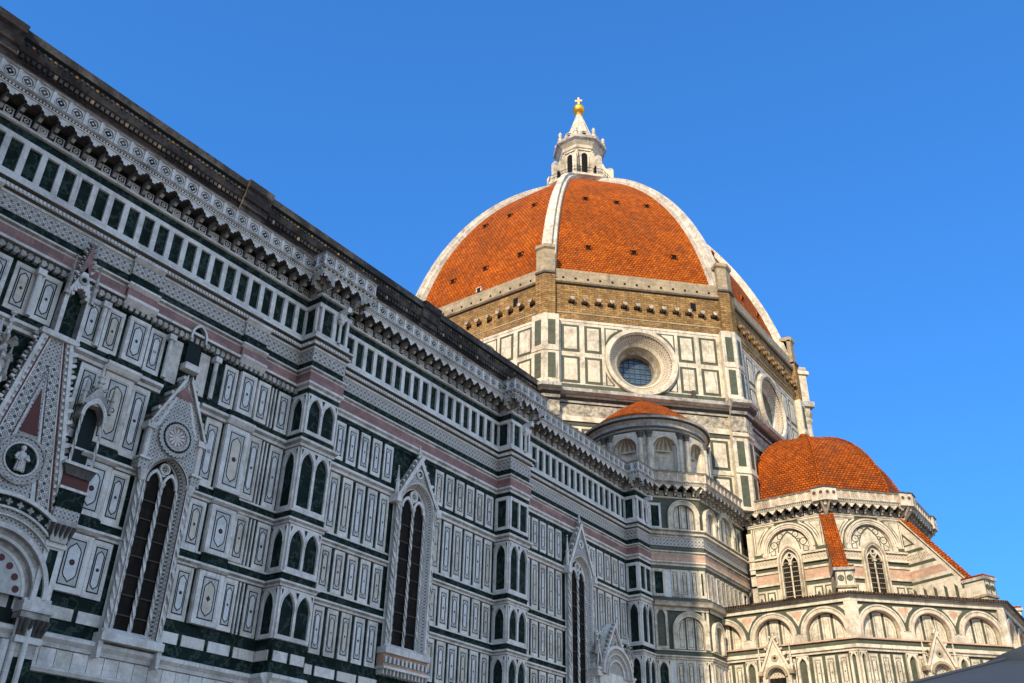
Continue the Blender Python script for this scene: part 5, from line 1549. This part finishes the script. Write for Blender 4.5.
    ballatoio(f, -UHS, UHS, cath, T225, T225, Wm=WC, Dm=DK, sunny=True)
    return o
for d in (180, 225, 270, 315, 360): apse_face(d)
for a in (202.5, 247.5, 292.5):                           # corner piers of the parapet
    r = (UA+1.0)/math.cos(rad(22.5)); f = Fr((TC[0]+r*math.cos(rad(a)), TC[1]+r*math.sin(rad(a))), (math.cos(rad(a)), math.sin(rad(a)))); m = MB()
    for f_, s in ((oct_frame(TC, a-22.5, UA), 1), (oct_frame(TC, a+22.5, UA), -1)):
        hs = UHS
        lo, hi, e0, e1 = (hs-.75, hs, 0, T225) if s > 0 else (-hs, -hs+.75, T225, 0)
        m.rail(f_, lo, hi, [(1.0, 32.98), (1.3, 33.0), (1.3, 34.3), (1.0, 34.34)], WC, e0, e1)
        m.rail(f_, lo, hi, [(1.2, 34.2), (1.38, 34.24), (1.38, 34.36), (.84, 34.4)], DK, e0, e1)
        for uu in (lo+.3, hi+.2) if s > 0 else (lo-.2, hi-.3):
            g = Fr(f_.p(0, 0, 1.3), f_.N); m.ring(g, uu, 33.75, .2, .26, 0, 2*PI, 12, 0, .03, WC); m.disk(g, uu, 33.75, .17, .006, RED, 12)
    # radiating corbels under it
    for k in range(-1, 2):
        d = rad(a+k*20); x, y = TC[0]+UA/math.cos(rad(22.5))*math.cos(rad(a))*1.0, TC[1]+UA/math.cos(rad(22.5))*math.sin(rad(a))
        m.tube((x-.1*math.cos(d), y-.1*math.sin(d), 31.7), (x+1.15*math.cos(d), y+1.15*math.sin(d), 33.0), .09, .13, 5, WC)
    m.build('parapet_pier', cath)
ad = MB(); ND = 10; RBt, ZBt, ZTt = 9.5, 33.6, 43.9
for s in range(8):
    a, b = rad(22.5+45*s), rad(67.5+45*s)
    def prr(t):
        th = t*rad(86); return RBt*math.cos(th)**.95, ZBt+(ZTt-ZBt)*math.sin(th)
    acc = 0
    for i in range(16):
        (r0, z0), (r1, z1) = prr(i/16), prr((i+1)/16); l = math.hypot(r1-r0, z1-z0)
        P = lambda r, z, q: (TC[0]+r*math.cos(q), TC[1]+r*math.sin(q), z)
        wa = lambda r: r*.383
        ad.face([P(r0, z0, a), P(r0, z0, b), P(r1, z1, b), P(r1, z1, a)], TILE2, [(-wa(r0)+20*s, acc), (wa(r0)+20*s, acc), (wa(r1)+20*s, acc+l), (-wa(r1)+20*s, acc+l)]); acc += l
ado = ad.build('apse_dome', cath, label='smaller terracotta half dome over the south apse')
m = MB(); m.lathe(TC, [(1.3, 43.6), (.9, 44.1), (.5, 44.2), (.6, 44.55), (.35, 44.95), (0, 45.05)], 10, TILE2); m.build('finial', ado)
for s in range(8):
    a = rad(22.5+45*s); m = MB()
    for i in range(16):
        (r0, z0), (r1, z1) = prr(i/16), prr((i+1)/16)
        m.tube((TC[0]+r0*math.cos(a), TC[1]+r0*math.sin(a), z0), (TC[0]+r1*math.cos(a), TC[1]+r1*math.sin(a), z1), .16, .16, 6, TILE2)
    m.build('ridge', ado)
def spur(deg):
    """sloping buttress with tiled back between the chapels' roof and the apse wall"""
    a = rad(deg); f = Fr((TC[0]-math.sin(a)*.5, TC[1]+math.cos(a)*.5), (-math.sin(a), math.cos(a)))
    # u along the radius: U = (-N.y, N.x) = (-cos a, -sin a): u negative is outward
    mb = MB()
    ol = [(-9.6, 21), (-9.6, 31.9), (-10.2, 31.75), (-15.7, 25.0), (-15.7, 21)]
    mb.prism(f, ol, -1.0, 0, WC, back=True)
    for o_ in (.006, -1.006):
        sgn = 1 if o_ > 0 else -1
        def S(pts, d, m): mb.sheet(f, pts, o_+sgn*d, m)
        S([(-10.3, 30.6), (-10.3, 29.2), (-11.5, 29.2)], 0, GL); S([(-10.4, 30.2), (-10.4, 29.35), (-11.15, 29.35)], .004, WC)
        for z0, z1, m in ((28.5, 28.8, GL), (27.8, 28.3, PATW), (27.2, 27.5, GL), (26.1, 26.8, PKL), (25.5, 25.75, GL)):
            S([(-9.7, z0), (-9.7, z1), (-10.25-(31.65-z1)/1.227+.45, z1), (-10.25-(31.65-z0)/1.227+.45, z0)], .002, m)
        for k in range(5):
            u = -10.4-k*1.05; S([(u, 23), (u-.3, 23), (u-.3, 24.9-.1*k), (u, 25.2-.1*k)], .004, GL)
    o = mb.build('spur', cath)
    c = MB()
    n0, n1 = -1.15, .15
    p = [(-9.75, 32.2), (-10.45, 32.0), (-15.95, 24.95)]
    dn = [(u, z-.22) for u, z in p]
    for i in range(2):
        (ua, za), (ub, zb) = p[i], p[i+1]; l = math.hypot(ub-ua, zb-za); b0 = 0 if i == 0 else .4
        c.face([f.p(ua, za, n0), f.p(ua, za, n1), f.p(ub, zb, n1), f.p(ub, zb, n0)], TILE2, [(0, -b0), (2.3, -b0), (2.3, -b0-l), (0, -b0-l)])
        for nn in (n0, n1):
            c.face([f.p(ua, za, nn), f.p(ub, zb, nn), f.p(ub, zb-.22, nn), f.p(ua, za-.22, nn)], WC, [(0, 0), (l, 0), (l, .2), (0, .2)])
        for nn in (n0+.1, -.5, n1-.1): c.tube(f.p(ua, za+.03, nn), f.p(ub, zb+.03, nn), .12, .12, 6, TILE2, True)
    c.face([f.p(*p[2], n0), f.p(*p[2], n1), f.p(p[2][0], p[2][1]-.25, n1), f.p(p[2][0], p[2][1]-.25, n0)], WC, [(0, 0), (2, 0), (2, .2), (0, .2)])
    c.build('tiled_coping', o)
    b = MB()
    b.box(f, -17.6, -15.7, 20.5, 24.5, -1.25, .25, WC, back=True)
    b.box(f, -17.8, -15.6, 24.5, 24.75, -1.4, .4, WS, back=True); b.box(f, -17.7, -15.5, 24.75, 24.95, -1.33, .33, TILE2, back=True)
    b.box(f, -17.75, -15.65, 23.0, 23.2, -1.35, .35, TAN, back=True)
    for fr, us in ((Fr(f.p(-17.6, 0, 0), (math.cos(a), math.sin(a))), (-.35, .75)),):
        pass
    for u in (-17.1, -16.2): b.ring(f, u, 23.85, .2, .34, 0, 2*PI, 14, .25, .28, GL)
    g = Fr(f.p(-17.6, 0, -.5), (math.cos(a), math.sin(a)))
    for u in (-.36, .36):
        b.ring(g, u, 23.85, .14, .27, 0, 2*PI, 14, 0, .03, GL); b.disk(g, u, 23.85, .12, .01, GL, 8)
        b.box(g, u-.35, u-.31, 23.3, 24.4, 0, .04, GL); b.box(g, u+.31, u+.35, 23.3, 24.4, 0, .04, GL)
    b.build('pedestal', o)
    return o
for d in (202.5, 247.5, 292.5): spur(d)

# ------------------------------------------------------------------ bell tower west of the flank (outside the frame; its shadow lies on the wall)
tower = thing('bell_tower', 'tall square marble bell tower standing beside the cathedral front', 'bell tower')
TX, TY, TH = -100.75, -31.75, 7.25
mb = MB()
for n in ((-1, 0), (0, -1), (1, 0), (0, 1)):
    f = Fr((TX+n[0]*TH, TY+n[1]*TH), n)
    mb.rect(f, -TH, TH, 0, 81, 0, W)
    for z in (7, 14, 22, 36, 50, 64): mb.box(f, -TH, TH, z, z+.7, 0, .35, WC); mb.box(f, -TH, TH, z+.7, z+1.4, 0, .1, G)
    for z in (2, 9, 16, 24, 38, 52, 66):
        for u in (-5.2, 5.2): mb.rect(f, u-.9, u+.9, z, z+4, .03, PK)
    mb.rail(f, -TH, TH, [(0, 79), (.5, 80), (1.3, 81), (1.3, 84), (1.0, 84), (1.0, 81.5)], W, 1, 1)
for sx in (-1, 1):
    for sy in (-1, 1):
        mb.lathe((TX+sx*TH, TY+sy*TH), [(1.3, 0), (1.3, 79.5), (1.6, 80.5)], 8, W)
        for z in range(3, 79, 4): mb.lathe((TX+sx*TH, TY+sy*TH), [(1.3, z), (1.36, z), (1.36, z+.6), (1.3, z+.6)], 8, G if (z//4) % 3 else PK)
mb.face([(TX-TH-1, TY-TH-1, 82), (TX+TH+1, TY-TH-1, 82), (TX+TH+1, TY+TH+1, 82), (TX-TH-1, TY+TH+1, 82)], TILE2, [(0, 0), (16, 0), (16, 16), (0, 16)])
mb.build('shaft', tower)
for n in ((-1, 0), (0, -1), (1, 0), (0, 1)):
    f = Fr((TX+n[0]*TH, TY+n[1]*TH), n)
    for z0, z1, us in ((40, 48, (-2.6, 2.6)), (54, 62, (-2.6, 2.6)), (68, 78, (0,))):
        for u in us:
            w = 1.0 if len(us) > 1 else 2.6; m = MB()
            m.sheet(f, lancet(u, 2*w, z0, z1-2, z1), .05, DARK)
            ao, ai = arch_pts(u, 2*w+.6, z1-2, z1+.5), arch_pts(u, 2*w, z1-2, z1)
            m.prism(f, [(u-w-.3, z0), (u-w, z0)] + ai + [(u+w, z0), (u+w+.3, z0)] + ao[::-1], 0, .3, WC)
            m.build('window', tower)

# ------------------------------------------------------------------ market parasol at the lower right
PAR = thing('market_parasol', 'dark blue grey canvas parasol canopy with vent cap at the lower right corner', 'parasol')
CANV, nt, b = new_mat('blue_grey_canvas')
wv = coords(nt, True, (1, 1, 1))
nt.links.new(mix(nt, (0.018, 0.026, 0.038), (0.026, 0.036, 0.052), noise(nt, coords(nt, False), 2.5, 4)), b.inputs['Base Color'])
b.inputs['Roughness'].default_value = 0.85
bump(nt, b, noise(nt, coords(nt, False), 3, 3), 0.03, 0.4)
POLE = plain('dark_painted_wood', (0.06, 0.04, 0.03), 0.5)
PCX, PCY = -89.0, -57.4
def canopy(mb, r, z0, z1, sag, drop, rot):
    n = 8; m = 8
    def P(k, t):
        a0, a1 = rad(rot+360*k/n), rad(rot+360*(k+1)/n)
        return a0, a1
    for k in range(n):
        a0, a1 = rad(rot+360*k/n), rad(rot+360*(k+1)/n)
        for i in range(m):
            t0, t1 = i/m, (i+1)/m
            for j in range(4):
                s0, s1 = j/4, (j+1)/4
                def q(t, s):
                    x = (math.cos(a0)*(1-s)+math.cos(a1)*s)*r*t; y = (math.sin(a0)*(1-s)+math.sin(a1)*s)*r*t
                    z = z1+(z0-z1)*(t**1.08) - sag*math.sin(PI*t)*math.sin(PI*s)*.6 + .05*t*math.sin(PI*s)*0
                    return (PCX+x, PCY+y, z)
                mb.face([q(t0, s0), q(t1, s0), q(t1, s1), q(t0, s1)], CANV, [(t0, s0), (t1, s0), (t1, s1), (t0, s1)])
                if i == m-1 and drop:
                    A, B = q(1, s0), q(1, s1)
                    mb.face([A, (A[0], A[1], A[2]-drop), (B[0], B[1], B[2]-drop), B], CANV, [(0, 0), (0, 1), (1, 1), (1, 0)])
m = MB(); canopy(m, 2.2, 2.36, 2.92, .04, 0.0, 10); cnp = m.build('canopy', PAR, True)
m = MB(); canopy(m, .85, 2.76, 3.04, .02, 0.05, 10); m.build('vent_cap', cnp, True)
m = MB(); m.tube((PCX, PCY, 0), (PCX, PCY, 3.12), .03, .028, 12, POLE, True); m.build('pole', PAR)
m = MB(); m.lathe((PCX, PCY), [(0, .0), (.35, .0), (.35, .08), (.1, .14), (.05, .3)], 20, IRON); m.build('base', PAR)
for k in range(8):
    a = rad(10+45*k); m = MB()
    m.tube((PCX, PCY, 2.88), (PCX+2.18*math.cos(a), PCY+2.18*math.sin(a), 2.34), .013, .013, 6, POLE, True)
    m.tube((PCX, PCY, 2.2), (PCX+1.05*math.cos(a), PCY+1.05*math.sin(a), 2.6), .012, .012, 6, POLE, True)
    m.build('rib', PAR)
    m = MB(); m.tube((PCX+.1*math.cos(a), PCY+.1*math.sin(a), 2.92), (PCX+2.2*math.cos(a), PCY+2.2*math.sin(a), 2.37), .014, .014, 6, CANV); m.build('seam', PAR)
